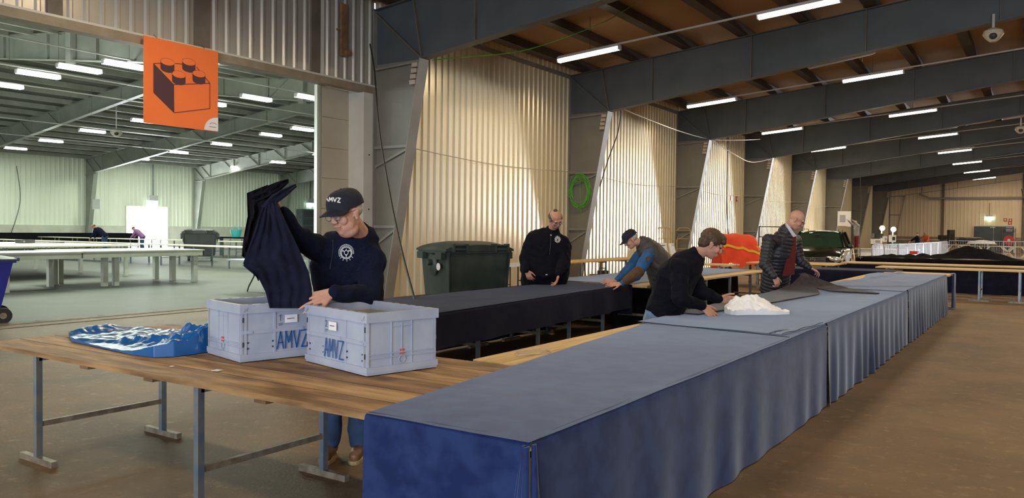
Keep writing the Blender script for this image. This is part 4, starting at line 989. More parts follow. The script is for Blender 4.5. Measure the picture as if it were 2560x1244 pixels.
def hand_trolley(label, px, d, tilt=0):
    c = at(px, 690, d); z_t = 1.72
    T = thing('hand_trolley', label, 'trolley', (c.x, c.y, 0), 'yellow hand trolleys at the wall', rz=YAW+.1, world=False)
    w_ = .27
    MB().tube([(-w_, 0, .05), (-w_, .02, z_t-.10), (-w_+.06, .02, z_t-.02), (-w_+.1, .02, z_t), (w_-.1, .02, z_t), (w_-.06, .02, z_t-.02), (w_, .02, z_t-.10), (w_, 0, .05)], .018, 8).build('tube_frame', 'yellowsteel', T)
    for z in (.5, .9, 1.30): MB().cyl((-w_, .01, z), (w_, .01, z), .013, 6).build('cross_tube', 'yellowsteel', T)
    MB().b2((-w_-.02, -.30, .02), (w_+.02, .0, .045)).build('toe_plate', 'yellowsteel', T)
    for s_ in (-1, 1): MB().cyl((s_*w_-.03, .10, .12), (s_*w_+.03, .10, .12), .12, 16).build('wheel', 'rubber', T)
    MB().tube([(-w_, -.01, 1.62), (-w_-.02, -.05, 1.4), (-w_-.04, -.06, 1.28)], .016, 6).build('strap', 'cable_blk', T)
hand_trolley('yellow hand trolley leaning at the wall directly behind the grey-vested man', 1658, 31)
hand_trolley('yellow hand trolley leaning against the steel frame near the covered cart', 1708, 31.6)
for px, py, d, w_, h_, l in ((1659, 626, 29.5, .40, .55, 'white plastic box with a slot leaning in front of the yellow trolley'), (1684, 622, 30.2, .22, .42, 'small white box half hidden behind the brown-haired man')):
    c = at(px, py, d); T = thing('white_box', l, 'box', (c.x, c.y, c.z-h_/2), rz=YAW, world=False)
    MB().add([(-w_/2, 0, 0), (w_/2, 0, 0), (w_/2, .25, 0), (-w_/2, .25, 0), (-w_/2-.05, .05, h_), (w_/2-.09, .05, h_), (w_/2-.09, .28, h_), (-w_/2-.05, .28, h_)], [(3, 2, 1, 0), (4, 5, 6, 7), (0, 1, 5, 4), (1, 2, 6, 5), (2, 3, 7, 6), (3, 0, 4, 7)]).build('box_body', 'paper', T)
    MB().b2((-w_*.3, -.005+.04, h_*.83), (w_*.15, .045, h_*.87)).build('handle_slot', 'darkslot', T)
    MB().b2((-w_/2, .02, -(c.z-h_/2)), (w_/2, .24, 0)).build('stand', 'wood2', T)
# orange machine on the floor by the wall
c = at(1497, 695, 24.8); c.z = 0
T = thing('site_compressor', 'small black machine with orange motors on the floor by the cream wall', 'machine', (c.x, c.y, 0), rz=YAW, world=False)
MB().b2((-.25, 0, .05), (.28, .35, .22)).build('tank', 'bin_blk', T); MB().b2((-.02, .05, .22), (.30, .3, .34)).build('motor_cover', 'bin_blk', T)
for x in (-.30, .20): MB().cyl((x, -.05, .12), (x+.16, -.05, .12), .09, 14).build('orange_motor', 'orangemach', T)
MB().tube([(.02, .1, .34), (.02, .1, .42), (.2, .1, .42), (.2, .1, .34)], .015, 6).build('carry_handle', 'bin_blk', T)
MB().tube([(-.38, .1, .05), (-.42, .1, .3), (-.50, .1, .9)], .015, 6).build('pull_bar', 'bin_blk', T)
# grey folding table behind the bin
T = thing('folding_table', 'grey folding table with bent black legs behind the green container', 'table', (-10.7, 16.0, 0))
MB().b2((-11.2, 15.2, .72), (-10.3, 17.2, .75)).build('tabletop', 'ltgrey', T)
for y in (15.5, 16.9):
    for x in (-11.1, -10.4): MB().tube([(x, y, 0), (x, y, .3), (x, y, .72)], .016, 6).build('leg', 'bin_blk', T)
    MB().cyl((-11.1, y, .3), (-10.4, y, .3), .012, 6).build('leg_brace', 'bin_blk', T)

# ================================================================== CABLES
def cable(name, label, m, pts, r, cat='cable', sag=0, n=24):
    """smooth curve through points"""
    P_ = [V(p) for p in pts]; out = []
    for i in range(len(P_)-1):
        p0, p1, p2, p3 = P_[max(i-1, 0)], P_[i], P_[i+1], P_[min(i+2, len(P_)-1)]
        for k in range(n):
            t = k/n; q = .5*((2*p1)+(-p0+p2)*t+(2*p0-5*p1+4*p2-p3)*t*t+(-p0+3*p1-3*p2+p3)*t**3); q.z -= sag*4*t*(1-t); out.append(q)
    out.append(P_[-1]); return tag(MB().tube(out, r, 6).build(name, m, smooth=True, origin=P_[0]), label, cat)
cable('hanging_cable', 'thick black cable slanting from the doorway corner down to the covered table', 'cable_blk', [at(925, 110, 15.7), at(936, 175, 15.3), at(948, 320, 13.6), at(972, 470, 12), at(1003, 620, 10.6), at(1039, 757, 9.3)], .016)
cable('green_cable', 'thin green cable looped under the first beam', 'green_wire', [at(1080, 150, 17.25), at(1150, 143, 17.4), at(1290, 130, 17.7), at(1400, 98, 17.9), at(1510, 55, 18), at(1590, 8, 18)], .010)
cable('pale_cable', 'pale cable sagging along the wall between the first two frames', 'cable_wht', [(-12.02, 13.3, 3.44), (-12.2, 17.5, 3.30), (-12.2, 21.75, 3.38)], .012)
for k in range(2, 6):
    cable('pale_cable', f'pale cable sagging along the wall past the {ORD[k-1]} frame', 'cable_wht', [(-12.15, FR(k)+.2, 3.40), (-12.25, FR(k)+4.4, 3.25), (-12.2, FR(k+1)-.15, 3.38)], .012)
cable('white_cable', 'white cable slung from the second knee down to the third knee', 'paper', [at(1535, 262, 25.0), at(1600, 290, 26), at(1700, 328, 29), at(1778, 348, 32), at(1850, 350, 34), at(1900, 348, 36)], .014)
cable('white_cable', 'white cable hanging in a deep loop beyond the third knee', 'paper', [at(1780, 350, 32.3), at(1835, 385, 34), at(1880, 405, 36), at(1935, 395, 39)], .014)
cable('black_cable', 'black cable hanging from the second knee to the steel column', 'cable_blk', [at(1552, 275, 25), at(1545, 330, 25.2), at(1520, 400, 25.3), at(1500, 465, 25.3)], .016)
cable('black_cable', 'black cable running down the wall to a coil behind the third frame', 'cable_blk', [(XW+.07, 36.6, 6.0), (XW+.07, 36.6, 3.0), (XW+.09, 36.7, 1.9), (XW+.09, 36.9, 1.3)], .02)
cable('black_cable', 'thin dark cord hanging over the far pine row', 'cable_blk', [at(2150, 420, 29), at(2152, 520, 28), at(2149, 590, 26.5), at(2151, 648, 24.5)], .010)
cable('black_cable', 'dark cord hanging on the wall of the further hall', 'cable_blk', [(XL+.12, 26.0, 5.5), (XL+.15, 26.2, 3.2), (XL+.15, 25.6, .9)], .02)
cable('black_cable', 'dark cord slanting on the far wall right of the dark doors', 'cable_blk', [(-1.9, YF-.6, 5.6), (-1.45, YF-.6, 2.6), (-1.25, YF-.6, .6)], .03)
rr = random.Random(5); mb = MB()
c0 = V((-12.0, 21.79, 2.80))
for k in range(13):
    a = .24+.14*rr.random(); b = .36+.18*rr.random(); ph = rr.uniform(-.25, .25); ox, oz = rr.uniform(-.04, .04), rr.uniform(-.06, .02)
    mb.tube([(c0.x+ox+a*math.sin(t*PI/12)*math.cos(ph), c0.y-.06-.10*rr.random(), c0.z+oz+b*math.cos(t*PI/12+ph*.4)) for t in range(25)], .008, 5)
mb.tube([(c0.x, c0.y-.1, c0.z+.45), (c0.x+.02, c0.y-.1, c0.z-.2), (c0.x+.06, c0.y-.1, c0.z-.85)], .008, 5)
tag(mb.build('cable_coil', 'green_wire', smooth=True, origin=c0), 'coil of bright green cable hung on the second steel frame', 'cable coil')

# ================================================================== CAMERAS ON THE BEAMS
def dome(label, px, py, d, s_=1):
    c = at(px, py, d); T = thing('dome_camera', label, 'security camera', c, world=False)
    MB().cyl((0, 0, .05), (0, 0, .45*s_ if s_ < 1.2 else roofl(c.x)-c.z+.02), .03, 8).build('bracket', 'lampbody', T)
    m_ = MB(); m_.loft([((0, 0, .12*s_), (.10*s_, 0, 0), (0, .10*s_, 0)), ((0, 0, .06*s_), (.20*s_, 0, 0), (0, .20*s_, 0)), ((0, 0, -.02*s_), (.22*s_, 0, 0), (0, .22*s_, 0)), ((0, 0, -.12*s_), (.15*s_, 0, 0), (0, .15*s_, 0)), ((0, 0, -.19*s_), (.07*s_, 0, 0), (0, .07*s_, 0))], 16)
    m_.build('camera_shell', 'camdome', T, smooth=True, angle=30)
    v = CAM0-c; v.normalize(); MB().ell(v*.14*s_+V((0, 0, -.04*s_)), (.09*s_, .09*s_, .09*s_)).build('lens_window', 'bin_blk', T, smooth=True)
dome('pale dome camera below the second beam, high over the aisle', 2483, 84, 18.6)
dome('pale dome camera further down the hall under the fourth beam', 2552, 322, 33)
dome('round white camera beside a lamp in the further hall', 291, 330, 41, 1.3)

# ================================================================== FURTHER HALL TABLES
def tab(label, x0, x1, y0, y1, z, top, legm, legs, apron=0, group=None, lw=.05, foot=False, th=.035, name='long_table'):
    T = thing(name, label, 'table', ((x0+x1)/2, (y0+y1)/2, 0), group)
    MB().b2((x0, y0, z-th), (x1, y1, z)).build('tabletop', top, T)
    if apron:
        mb = MB(); mb.b2((x0+.02, y0+.02, z-th-apron), (x0+.05, y1-.02, z-th)); mb.b2((x1-.05, y0+.02, z-th-apron), (x1-.02, y1-.02, z-th)); mb.b2((x0+.02, y0+.02, z-th-apron), (x1-.02, y0+.05, z-th)); mb.b2((x0+.02, y1-.05, z-th-apron), (x1-.02, y1-.02, z-th)); mb.build('apron', top, T)
    for (x, y) in legs:
        MB().b2((x-lw/2, y-lw/2, 0), (x+lw/2, y+lw/2, z-th)).build('leg', legm, T)
    if foot:
        for (xa, ya), (xb, yb) in zip(legs[::2], legs[1::2]): MB().bar((xa, ya, .3), (xb, yb, .3), .03, .03).build('crossbar', legm, T)
    return T
def rowlegs(x0, x1, y0, y1, step, ax):
    L_ = []
    if ax == 'x':
        x = x0+.3
        while x < x1: L_ += [(x, y0+.08), (x, y1-.08)]; x += step
    else:
        y = y0+.3
        while y < y1: L_ += [(x0+.08, y), (x1-.08, y)]; y += step
    return L_
WT = .93
tab('long whitewashed table nearest the threshold in the further hall', -21.6, -19.9, 6.2, 10.6, WT, 'white_top', 'white_top', [(-20.1, 8.9), (-21.3, 8.9), (-21.3, 10.5), (-20.1, 6.5), (-21.3, 6.5)], .14, lw=.13, th=.03)
tab('second whitewashed table ending beside the chunky grouped legs', -22.4, -20.1, 10.66, 14.2, WT, 'white_top', 'white_top', [(-20.45, 11.45), (-20.45, 11.75), (-20.3, 14.0), (-22.2, 14.0), (-22.2, 11.2), (-21.2, 13.9), (-21.9, 10.9)], .14, lw=.13, th=.03)
tab('pale board table with the projector on it in the further hall', -30.5, -24, 9.5, 14.6, .98, 'beige_top', 'white_top', [(-24.3, 10), (-24.3, 14.3), (-24.3, 12.2), (-27, 14.3), (-30, 14.3), (-27, 10)], 0, lw=.10, th=.04)
RG = 'rows of trestle tables in the further hall'
tab('long pale trestle row running to the doorway side of the further hall', -54.7, -20.5, 19.2, 20.2, .84, 'beige_top', 'galv', rowlegs(-54.7, -20.5, 19.2, 20.2, 2.2, 'x'), group=RG, foot=True)
tab('second long pale trestle row in front of the dark container', -54.7, -33, 26.2, 27.2, .84, 'beige_top', 'galv', rowlegs(-54.7, -33, 26.2, 27.2, 2.2, 'x'), group=RG, foot=True)
tab('black covered row below the far wall of the further hall', -56.2, -54.9, 17, 33.3, 1.08, 'black', 'galv', rowlegs(-56.2, -54.9, 17, 33, 2.4, 'y'), group=RG, apron=.75)
tab('third pale trestle row behind the container in the further hall', -52, -34, 36, 37, .80, 'beige_top', 'galv', rowlegs(-52, -34, 36, 37, 2.4, 'x'), group=RG, foot=True)
tab('fourth pale trestle row further behind the container', -52, -34, 42, 43, .80, 'beige_top', 'galv', rowlegs(-52, -34, 42, 43, 2.4, 'x'), group=RG, foot=True)
tab('short pale trestle table behind the raised cloth', -36, -28, 30.5, 31.5, .82, 'beige_top', 'galv', rowlegs(-36, -28, 30.5, 31.5, 2.0, 'x'), group=RG, foot=True)
c = at(44, 609, 33); T = thing('projector', 'small black box on the pale board table with its lead', 'projector', (-27.9, 12.9, .985), world=True)
MB().b2((-28.1, 12.75, .985), (-27.75, 13.2, 1.10)).build('projector_body', 'bin_blk', T); MB().cyl((-27.75, 12.85, 1.04), (-27.72, 12.85, 1.04), .03, 12).build('lens', 'lens', T)
MB().tube([(-27.9, 13.2, 1.0), (-27.5, 14.0, .995), (-28.2, 14.4, .995), (-28.6, 14.55, .995)], .012, 5).build('lead', 'cable_blk', T)
T = thing('speaker_box', 'dark box standing on the black row at the wall of the further hall', 'box', (-55.5, 16.9, 1.08)); MB().b2((-55.9, 17.2, 1.08), (-55.1, 18.9, 1.95)).build('box_body', 'bin_blk', T); MB().b2((-55.1, 17.4, 1.18), (-55.08, 18.7, 1.85)).build('box_grille', 'rubber', T)
T = thing('folding_table', 'folding table with curved black legs half hidden by the raised cloth', 'table', (-16.0, 14.3, 0))
MB().b2((-17.0, 12.6, .74), (-15.2, 13.6, .78)).build('tabletop', 'ltgrey', T)
for y in (12.75, 13.45): MB().tube([(-16.35, y, 0), (-16.3, y, .12), (-16.1, y, .38), (-16.1, y, .74)], .018, 6).build('leg', 'bin_blk', T)
MB().cyl((-16.1, 12.75, .4), (-16.1, 13.45, .4), .014, 6).build('leg_brace', 'bin_blk', T)
T = thing('emergency_light', 'small exit light box on a drop rod at the further wall', 'emergency light', (XL+.2, 35.7, 3.4)); MB().b2((XL-.08, 35.4, 3.55), (XL+.26, 36.1, 3.95)).build('light_box', 'lampbody', T); MB().b2((XL+.14, 35.4, 3.25), (XL+.24, 36.1, 3.55)).build('exit_panel', 'exitlit', T); MB().b2((XL+.15, 35.72, 3.9), (XL+.2, 35.78, 6.4)).build('drop_rod', 'galv', T)
T = thing('notice_sheet', 'white sheet pinned on a steel column of the further hall', 'notice', (-56.0, 30.6, 3.0)); MB().b2((-56.0, 30.50, 2.75), (-55.0, 30.52, 3.45)).build('sheet', 'paper', T)
T = thing('shelf_rack', 'grey louvred cabinet at the wall behind the capped man', 'cabinet', (XL+.4, 51, 0))
MB().b2((XL+.15, 49.9, 0), (XL+.9, 52.6, 3.3)).build('cabinet_body', 'galv', T)
for k in range(4): MB().b2((XL+.9, 50.0, .5+k*.7), (XL+.95, 52.5, 1.05+k*.7)).build('drawer_front', 'steel', T)
T = thing('emergency_light', 'small exit light above the grey cabinet in the further hall', 'emergency light', (XL+.2, 51.5, 3.8)); MB().b2((XL-.08, 51.2, 3.9), (XL+.26, 51.9, 4.3)).build('light_box', 'lampbody', T); MB().b2((XL+.13, 51.2, 3.65), (XL+.25, 51.9, 3.9)).build('exit_panel', 'exitlit', T); MB().b2((XL+.15, 51.5, 4.2), (XL+.2, 51.56, 6.4)).build('drop_rod', 'galv', T)
T = thing('bucket', 'turquoise bucket on a far trestle table', 'bucket', (-36.0, 31.0, .82)); 
q = at(590, 583, 44); T.location = q; T['_w'] = list(q); MB().loft([(q+V((0, 0, -.2)), (.22, 0, 0), (0, .22, 0)), (q+V((0, 0, .2)), (.30, 0, 0), (0, .30, 0))], 14).build('bucket_body', 'tealpl', T); MB().tube([q+V((-.3, 0, .2)), q+V((-.15, 0, .42)), q+V((.15, 0, .42)), q+V((.3, 0, .2))], .015, 5).build('bucket_handle', 'tealpl', T)
MB().b2(q+V((-1.5, -.5, -.28)), q+V((1.6, .5, -.2))).build('tray', 'black', T)
for sx_ in (-1.3, 1.4): MB().b2(q+V((sx_, -.1, -q.z)), q+V((sx_+.06, .1, -.28))).build('tray_leg', 'galv', T)

# ================================================================== FAR END OF THE MAIN HALL
def barrier(a, b, label):
    a, b = V(a), V(b); T = thing('crowd_barrier', label, 'barrier', (a.x, a.y, 0), 'steel crowd barriers in a row'); u = (b-a); L_ = u.length; u /= L_
    h = 1.08
    pts = [a+u*.02+V((0, 0, .05)), a+u*.02+V((0, 0, h-.15)), a+u*.08+V((0, 0, h-.03)), a+u*.18+V((0, 0, h)), b-u*.18+V((0, 0, h)), b-u*.08+V((0, 0, h-.03)), b-u*.02+V((0, 0, h-.15)), b-u*.02+V((0, 0, .05))]
    MB().tube(pts, .026, 7).build('tube_frame', 'ltgrey', T); MB().bar(a+u*.02+V((0, 0, .22)), b-u*.02+V((0, 0, .22)), .03, .03).build('lower_rail', 'ltgrey', T)
    n_ = 13
    mb = MB()
    for k in range(1, n_): p = a+u*(L_*k/n_); mb.b2(p+V((-.011, -.011, .22)), p+V((.011, .011, h)))
    mb.build('bar', 'ltgrey', T)
    for s_ in (.3, L_-.3): mb = MB(); p = a+u*s_; w_ = V((u.y, -u.x, 0)); mb.bar(p-w_*.28+V((0, 0, .02)), p+w_*.28+V((0, 0, .02)), .04, .03); mb.build('foot', 'ltgrey', T)
bp = [at(2180, 600, 34.5), at(2210, 600, 36), at(2245, 600, 38), at(2268, 600, 40), at(2288, 600, 42), at(2308, 600, 44.5), at(2327, 600, 47), at(2344, 600, 50), at(2353, 600, 53), at(2369, 600, 56)]
bp = [V((p.x, p.y, 0)) for p in bp]
for i in range(9): barrier(bp[i], bp[i+1], f'grey steel crowd barrier, {ORD[i]} of the row starting beside the car')
def worklight(label, px, py, d):
    c = at(px, py, d); T = thing('work_light', label, 'work light', (c.x, c.y, 0)); 
    MB().cyl((c.x, c.y, 0), (c.x, c.y, c.z), .03, 8).build('stand_pole', 'lampbody', T)
    for k in range(3): a = k*2.1; MB().bar((c.x, c.y, .5), (c.x+.45*math.cos(a), c.y+.45*math.sin(a), .02), .03, .03).build('stand_leg', 'lampbody', T)
    MB().ell(c+V((CF.x, CF.y, 0))*.05, (.13, .08, .13)).build('lamp_head', 'bin_blk', T, smooth=True); MB().ell(c-V((CF.x, CF.y, 0))*.09, (.14, .07, .14)).build('lamp_glass', 'worklight' if 'whiter' in label else 'worklight_y', T, smooth=True)
worklight('glaring work light on a stand, the yellower one nearer the car', 2204, 570, 46); worklight('glaring work light on a stand, the whiter one further from the car', 2232, 573, 47)
def fartab(label, px, py, d, w_, dp, top, m2, extra=0, cat='table', name='display_table', cloth=None):
    c = at(px, py, d); T = thing(name, label, cat, (c.x, c.y, 0), rz=YAW*0, world=False); z = c.z
    MB().b2((-w_/2, -dp/2, z-.04), (w_/2, dp/2, z)).build('tabletop', top, T)
    for sx_ in (-1, 1):
        for sy_ in (-1, 1): MB().b2((sx_*(w_/2-.1)-.025, sy_*(dp/2-.08)-.025, 0), (sx_*(w_/2-.1)+.025, sy_*(dp/2-.08)+.025, z-.04)).build('leg', m2, T)
    if cloth: MB().b2((-w_/2+.12, -dp/2+.12, .06), (w_/2-.12, -dp/2+.16, z-.05)).build('front_cloth', cloth, T)
    return T
fartab('pale table with navy cloth below, beside the parked car', 2163, 655, 33.5, 1.9, .8, 'beige_top', 'ltgrey', cloth='navy')
fartab('white table below the work lights loaded with boxes', 2222, 622, 44, 3.0, 1.0, 'white_top', 'ltgrey', cloth='whitecloth')
def box_at(name, label, cat, px, py, d, w_, h_, dp, m, parts=None):
    c = at(px, py, d); T = thing(name, label, cat, (c.x, c.y, c.z-h_/2), rz=YAW, world=False); 
    MB().b2((-w_/2, -dp/2, 0), (w_/2, dp/2, h_)).build('case', m, T)
    if parts: MB().b2((-w_*.3, -dp/2-.01, h_*.25), (w_*.3, -dp/2, h_*.75)).build('front_panel', parts, T)
    return T
box_at('carton', 'white carton standing on the far table under the yellower work light', 'box', 2190, 603, 44, .42, .28, .4, 'paper', 'ltgrey')
box_at('carton', 'white appliance carton under the whiter work light', 'box', 2231, 596, 44.2, .26, .38, .3, 'paper', 'bin_blk')
box_at('carton', 'narrow white carton between the two work lights', 'box', 2212, 597, 44.2, .16, .30, .2, 'paper', 'ltgrey')
box_at('tool_case', 'light blue case at the end of the far white table', 'box', 2242, 612, 43.6, .50, .18, .4, 'tealpl', 'ltgrey')
box_at('suitcase', 'dark grey bag heaped on the far white table', 'bag', 2194, 589, 44.6, .50, .24, .3, 'bin_blk', 'bin_blk')
box_at('wall_poster', 'white notice board with small pictures on the cream wall near the ladder', 'notice', 2106, 546, 52, .62, .95, .05, 'paper', 'ltgrey')
box_at('wall_poster', 'second white sheet on the wall next to the notice board', 'notice', 2122, 547, 52.3, .28, 1.0, .05, 'paper')
fartab('low display table with boxes in front of the far pink wall', 2325, 598, 64, 6.2, 1.4, 'ltgrey', 'bin_blk')
box_at('loudspeaker', 'black upright case beside the person in orange', 'case', 2377, 596, 62, .40, 1.35, .4, 'bin_blk', 'rubber')
box_at('cooler_box', 'dark case on the low display table before the person in orange', 'case', 2357, 594, 63, .50, .40, .5, 'bin_blk', 'rubber')
box_at('road_cone_base', 'small bright orange box behind the black cloth heap', 'box', 2284, 631, 31.4, .22, .12, .2, 'orangecloth')
def xtab(label, px, py, d, w_, n_):
    c = at(px, py, d); T = thing('market_table', label, 'table', (c.x, c.y, 0), 'beige folding tables by the dark doors', rz=0, world=False); z = c.z
    MB().b2((-w_/2, -.4, z-.05), (w_/2, .4, z)).build('tabletop', 'beige_top', T)
    for k in range(n_):
        x = -w_/2+.25+(w_-.5)*k/max(1, n_-1)
        for s_ in (-1, 1): MB().bar((x-s_*.33, -.38, 0), (x+s_*.33, -.38, z-.05), .03, .09).build('crossed_leg', 'beige_top', T)
xtab('beige table on crossed legs nearest the person in orange', 2392, 611, 60, 1.7, 2); xtab('beige table on crossed legs in front of the dark doors', 2462, 614, 58, 3.2, 3); xtab('beige table on crossed legs by the red hose reel', 2545, 616, 56, 1.6, 2)
o = lump('white_bundle', 'white sheets heaped on the beige table before the dark doors', 'cloth', 'whitecloth', at(2453, 608, 58), (.9, .4, .22), 3, zmin=at(2453, 613, 58).z)
T = big_bin('black closed container behind the beige tables at the far wall', tuple(V((at(2396, 620, 62).x, at(2396, 620, 62).y, 0))), .15, 'bin_blk', False); T.scale = (1.35, 1.2, 1.0)
def grille(label, px, d, w_):
    c = at(px, 640, d); T = thing('mesh_panel', label, 'mesh panel', (c.x, c.y, 0), 'thin wire mesh panels at the far end', world=False); h = 1.15
    mb = MB()
    for a_, b_ in (((0, 0), (0, h)), ((w_, 0), (w_, h)), ((0, h), (w_, h)), ((0, .1), (w_, .1))): mb.bar((a_[0], 0, a_[1]), (b_[0], 0, b_[1]), .03, .03)
    mb.build('frame', 'ltgrey', T); mb = MB()
    for k in range(1, int(w_/.14)): mb.b2((k*.14-.004, -.004, .1), (k*.14+.004, .004, h))
    mb.build('wire', 'ltgrey', T)
grille('wire mesh panel in front of the black container', 2372, 55, 2.3); grille('wire mesh panel in front of the white bundle', 2437, 54, 2.3); grille('wire mesh panel below the hose reel', 2508, 53, 2.2)
T = thing('hose_reel', 'round red fire hose reel on the far wall', 'hose reel', (-1.9+.0, YF-.3, 1.0)); q = aty(2522, 600, YF-.55)
T.location = q; T['_w'] = list(q); MB().cyl(q, q+V((0, .25, 0)), .42, 24).build('reel_disc', 'red', T); MB().cyl(q+V((0, -.03, 0)), q, .12, 14).build('reel_hub', 'ltgrey', T)
mb = MB(); mb.b2(q+V((-.5, .05, -.5)), q+V((-.46, .2, 1.0))); mb.b2(q+V((.46, .05, -.5)), q+V((.5, .2, 1.0))); mb.b2(q+V((-.5, .05, .97)), q+V((.5, .2, 1.0))); mb.build('reel_frame', 'brownpost', T)
for px, py, l in ((2513, 549, 'small red and white fire sign nearest the exit light on the far wall'), (2526, 550, 'red fire sign above the hose reel'), (2525, 557, 'lower red fire extinguisher sign above the hose reel')):
    q = aty(px, py, YF-.06); T = thing('fire_sign', l, 'sign', q); s_ = .13
    MB().b2(q+V((-s_, 0, -s_)), q+V((s_, .03, s_))).build('sign_plate', 'red', T); MB().b2(q+V((-s_*.4, -.01, -s_*.6)), q+V((s_*.4, 0, s_*.6))).build('pictogram', 'paper', T)
for px, py, l in ((1829, 495, 'red and white fire sign on the wall by the frame above the covered cart'), (1843, 497, 'narrow red sign on the wall by the frame above the covered cart')):
    q = atx(px, py, XW+.05); T = thing('fire_sign', l, 'sign', q); s_ = .10
    MB().b2(q+V((-.02, -s_, -s_*1.2)), q+V((0, s_, s_*1.2))).build('sign_plate', 'red', T); MB().b2(q+V((0, -s_*.5, -s_*.7)), q+V((.01, s_*.4, s_*.7))).build('pictogram', 'paper', T)
q = aty(2473, 544, YF-.2); T = thing('exit_light', 'lit green exit light hung above the dark doors', 'exit sign', q)
MB().b2(q+V((-.25, 0, -.16)), q+V((.25, .15, .10))).build('lit_panel', 'exitlit', T); MB().b2(q+V((-.25, 0, .10)), q+V((.25, .15, .26))).build('light_box', 'lampbody', T); MB().b2(q+V((-.02, .05, .2)), q+V((.02, .09, 1.3))).build('drop_rod', 'brownpost', T)
# stepladder and clothes rack
c = at(1905, 640, 26); T = thing('clothes_rack', 'black metal rack frame behind the puffer jacket man', 'rack', (c.x, c.y, 0), rz=YAW, world=False)
for x in (-.12, .75): MB().b2((x, 0, 0), (x+.03, .03, 1.78)).build('upright', 'bin_blk', T)
for z in (1.75, 1.42, .3): MB().b2((-.12, 0, z), (.78, .03, z+.03)).build('cross_tube', 'bin_blk', T)
for k in range(2): MB().b2((-.09+.07*k, .005, 1.45), (-.08+.07*k, .02, 1.75)).build('hanger_bar', 'bin_blk', T)
#@@PEOPLE
# ================================================================== PEOPLE
from mathutils.bvhtree import BVHTree
def bake(o, voxel, smooth_it=4, disp=None, fac=.5):
    """turn overlapping closed volumes into one continuous surface"""
    m = o.modifiers.new('r', 'REMESH'); m.mode = 'VOXEL'; m.voxel_size = voxel; m.use_smooth_shade = True
    if smooth_it: s_ = o.modifiers.new('s', 'SMOOTH'); s_.iterations = smooth_it; s_.factor = fac
    dg = bpy.context.evaluated_depsgraph_get(); dg.update()
    me = bpy.data.meshes.new_from_object(o.evaluated_get(dg)); o.modifiers.clear()
    old = o.data; mats = list(old.materials); o.data = me; me.materials.clear()
    for k in mats: me.materials.append(k)
    me.polygons.foreach_set('material_index', [0]*len(me.polygons))
    if disp:
        ns = [v.normal.copy() for v in me.vertices]
        for v, n_ in zip(me.vertices, ns):
            d = disp(v.co, n_)
            if d: v.co += n_*d
    me.polygons.foreach_set('use_smooth', [True]*len(me.polygons)); me.update(); return o
def head_frame(face, up):
    f_ = V(face).normalized(); u_ = V(up); u_ = (u_-f_*u_.dot(f_)).normalized(); s_ = f_.cross(u_)
    return Matrix((s_, f_, u_)).transposed()
def add_head(mb, c, R, k=1.0, jowl=0):
    c = V(c); q = lambda x, y, z: c+R @ (V((x, y, z))*k); e = lambda p, r: mb.ell(q(*p), [a*k for a in r], R)
    e((0, -.010, .035), (.076, .096, .088)); e((0, .012, -.030), (.064, .074, .080)); e((0, .040, -.070), (.046+jowl*.4, .046, .044)); e((0, .060, -.092), (.026, .022, .020))
    if jowl: e((0, .015, -.095), (.062, .058, .045)); e((-.032, .030, -.062), (.032, .040, .038)); e((.032, .030, -.062), (.032, .040, .038))
    for s_ in (-1, 1):
        e((s_*.034, .066, -.022), (.028, .022, .030)); e((s_*.077, -.004, -.005), (.010, .019, .034)); e((s_*.080, -.012, .006), (.011, .016, .018)); e((s_*.078, 0, -.032), (.009, .011, .011))
    mb.caps(q(-.034, .084, .030), q(.034, .084, .030), .013*k, .013*k, 8); mb.caps(q(0, .088, .022), q(0, .109, -.018), .010*k, .014*k, 10)
    mb.caps(q(-.013, .103, -.024), q(.013, .103, -.024), .010*k, .010*k, 8)
    mb.caps(q(-.018, .088, -.052), q(.018, .088, -.052), .008*k, .008*k, 8); mb.caps(q(-.016, .085, -.064), q(.016, .085, -.064), .008*k, .008*k, 8)
def face_parts(T, c, R, k, hair='hair_grey', brow=True, glasses=True, closed=True):
    c = V(c); q = lambda x, y, z: c+R @ (V((x, y, z))*k)
    for s_ in (-1, 1):
        mb = MB(); mb.ell(q(s_*.031, .086, .010), (.012*k, .007*k, .005*k), R, 10, 6); mb.build('eye', 'eye', T, smooth=True)
        if brow: mb = MB(); mb.caps(q(s_*.018, .097, .032), q(s_*.048, .086, .033), .0045*k, .0035*k, 6); mb.build('eyebrow', hair, T, smooth=True)
    mb = MB(); mb.caps(q(-.021, .0935, -.057), q(.021, .0935, -.057), .0035*k, .0035*k, 6); mb.build('lips', 'lip', T, smooth=True)
    if glasses:
        mb = MB()
        for s_ in (-1, 1):
            mb.tube([q(s_*.033+.024*math.cos(t*PI/8), .108-.004*abs(math.cos(t*PI/8)), .006+.018*math.sin(t*PI/8)) for t in range(17)], .0016*k, 5)
            mb.tube([q(s_*.057, .103, .012), q(s_*.080, .05, .016), q(s_*.086, -.005, .016), q(s_*.085, -.02, -.002)], .0016*k, 5)
        mb.tube([q(-.010, .110, .008), q(0, .114, .012), q(.010, .110, .008)], .0016*k, 5)
        g = mb.build('spectacles', 'metalwire', T)
        mb = MB()
        for s_ in (-1, 1): mb.add([q(s_*.033+.023*math.cos(t*PI/8), .107, .006+.017*math.sin(t*PI/8)) for t in range(16)], [tuple(range(16))])
        mb.build('spectacle_lenses', 'lens', g)
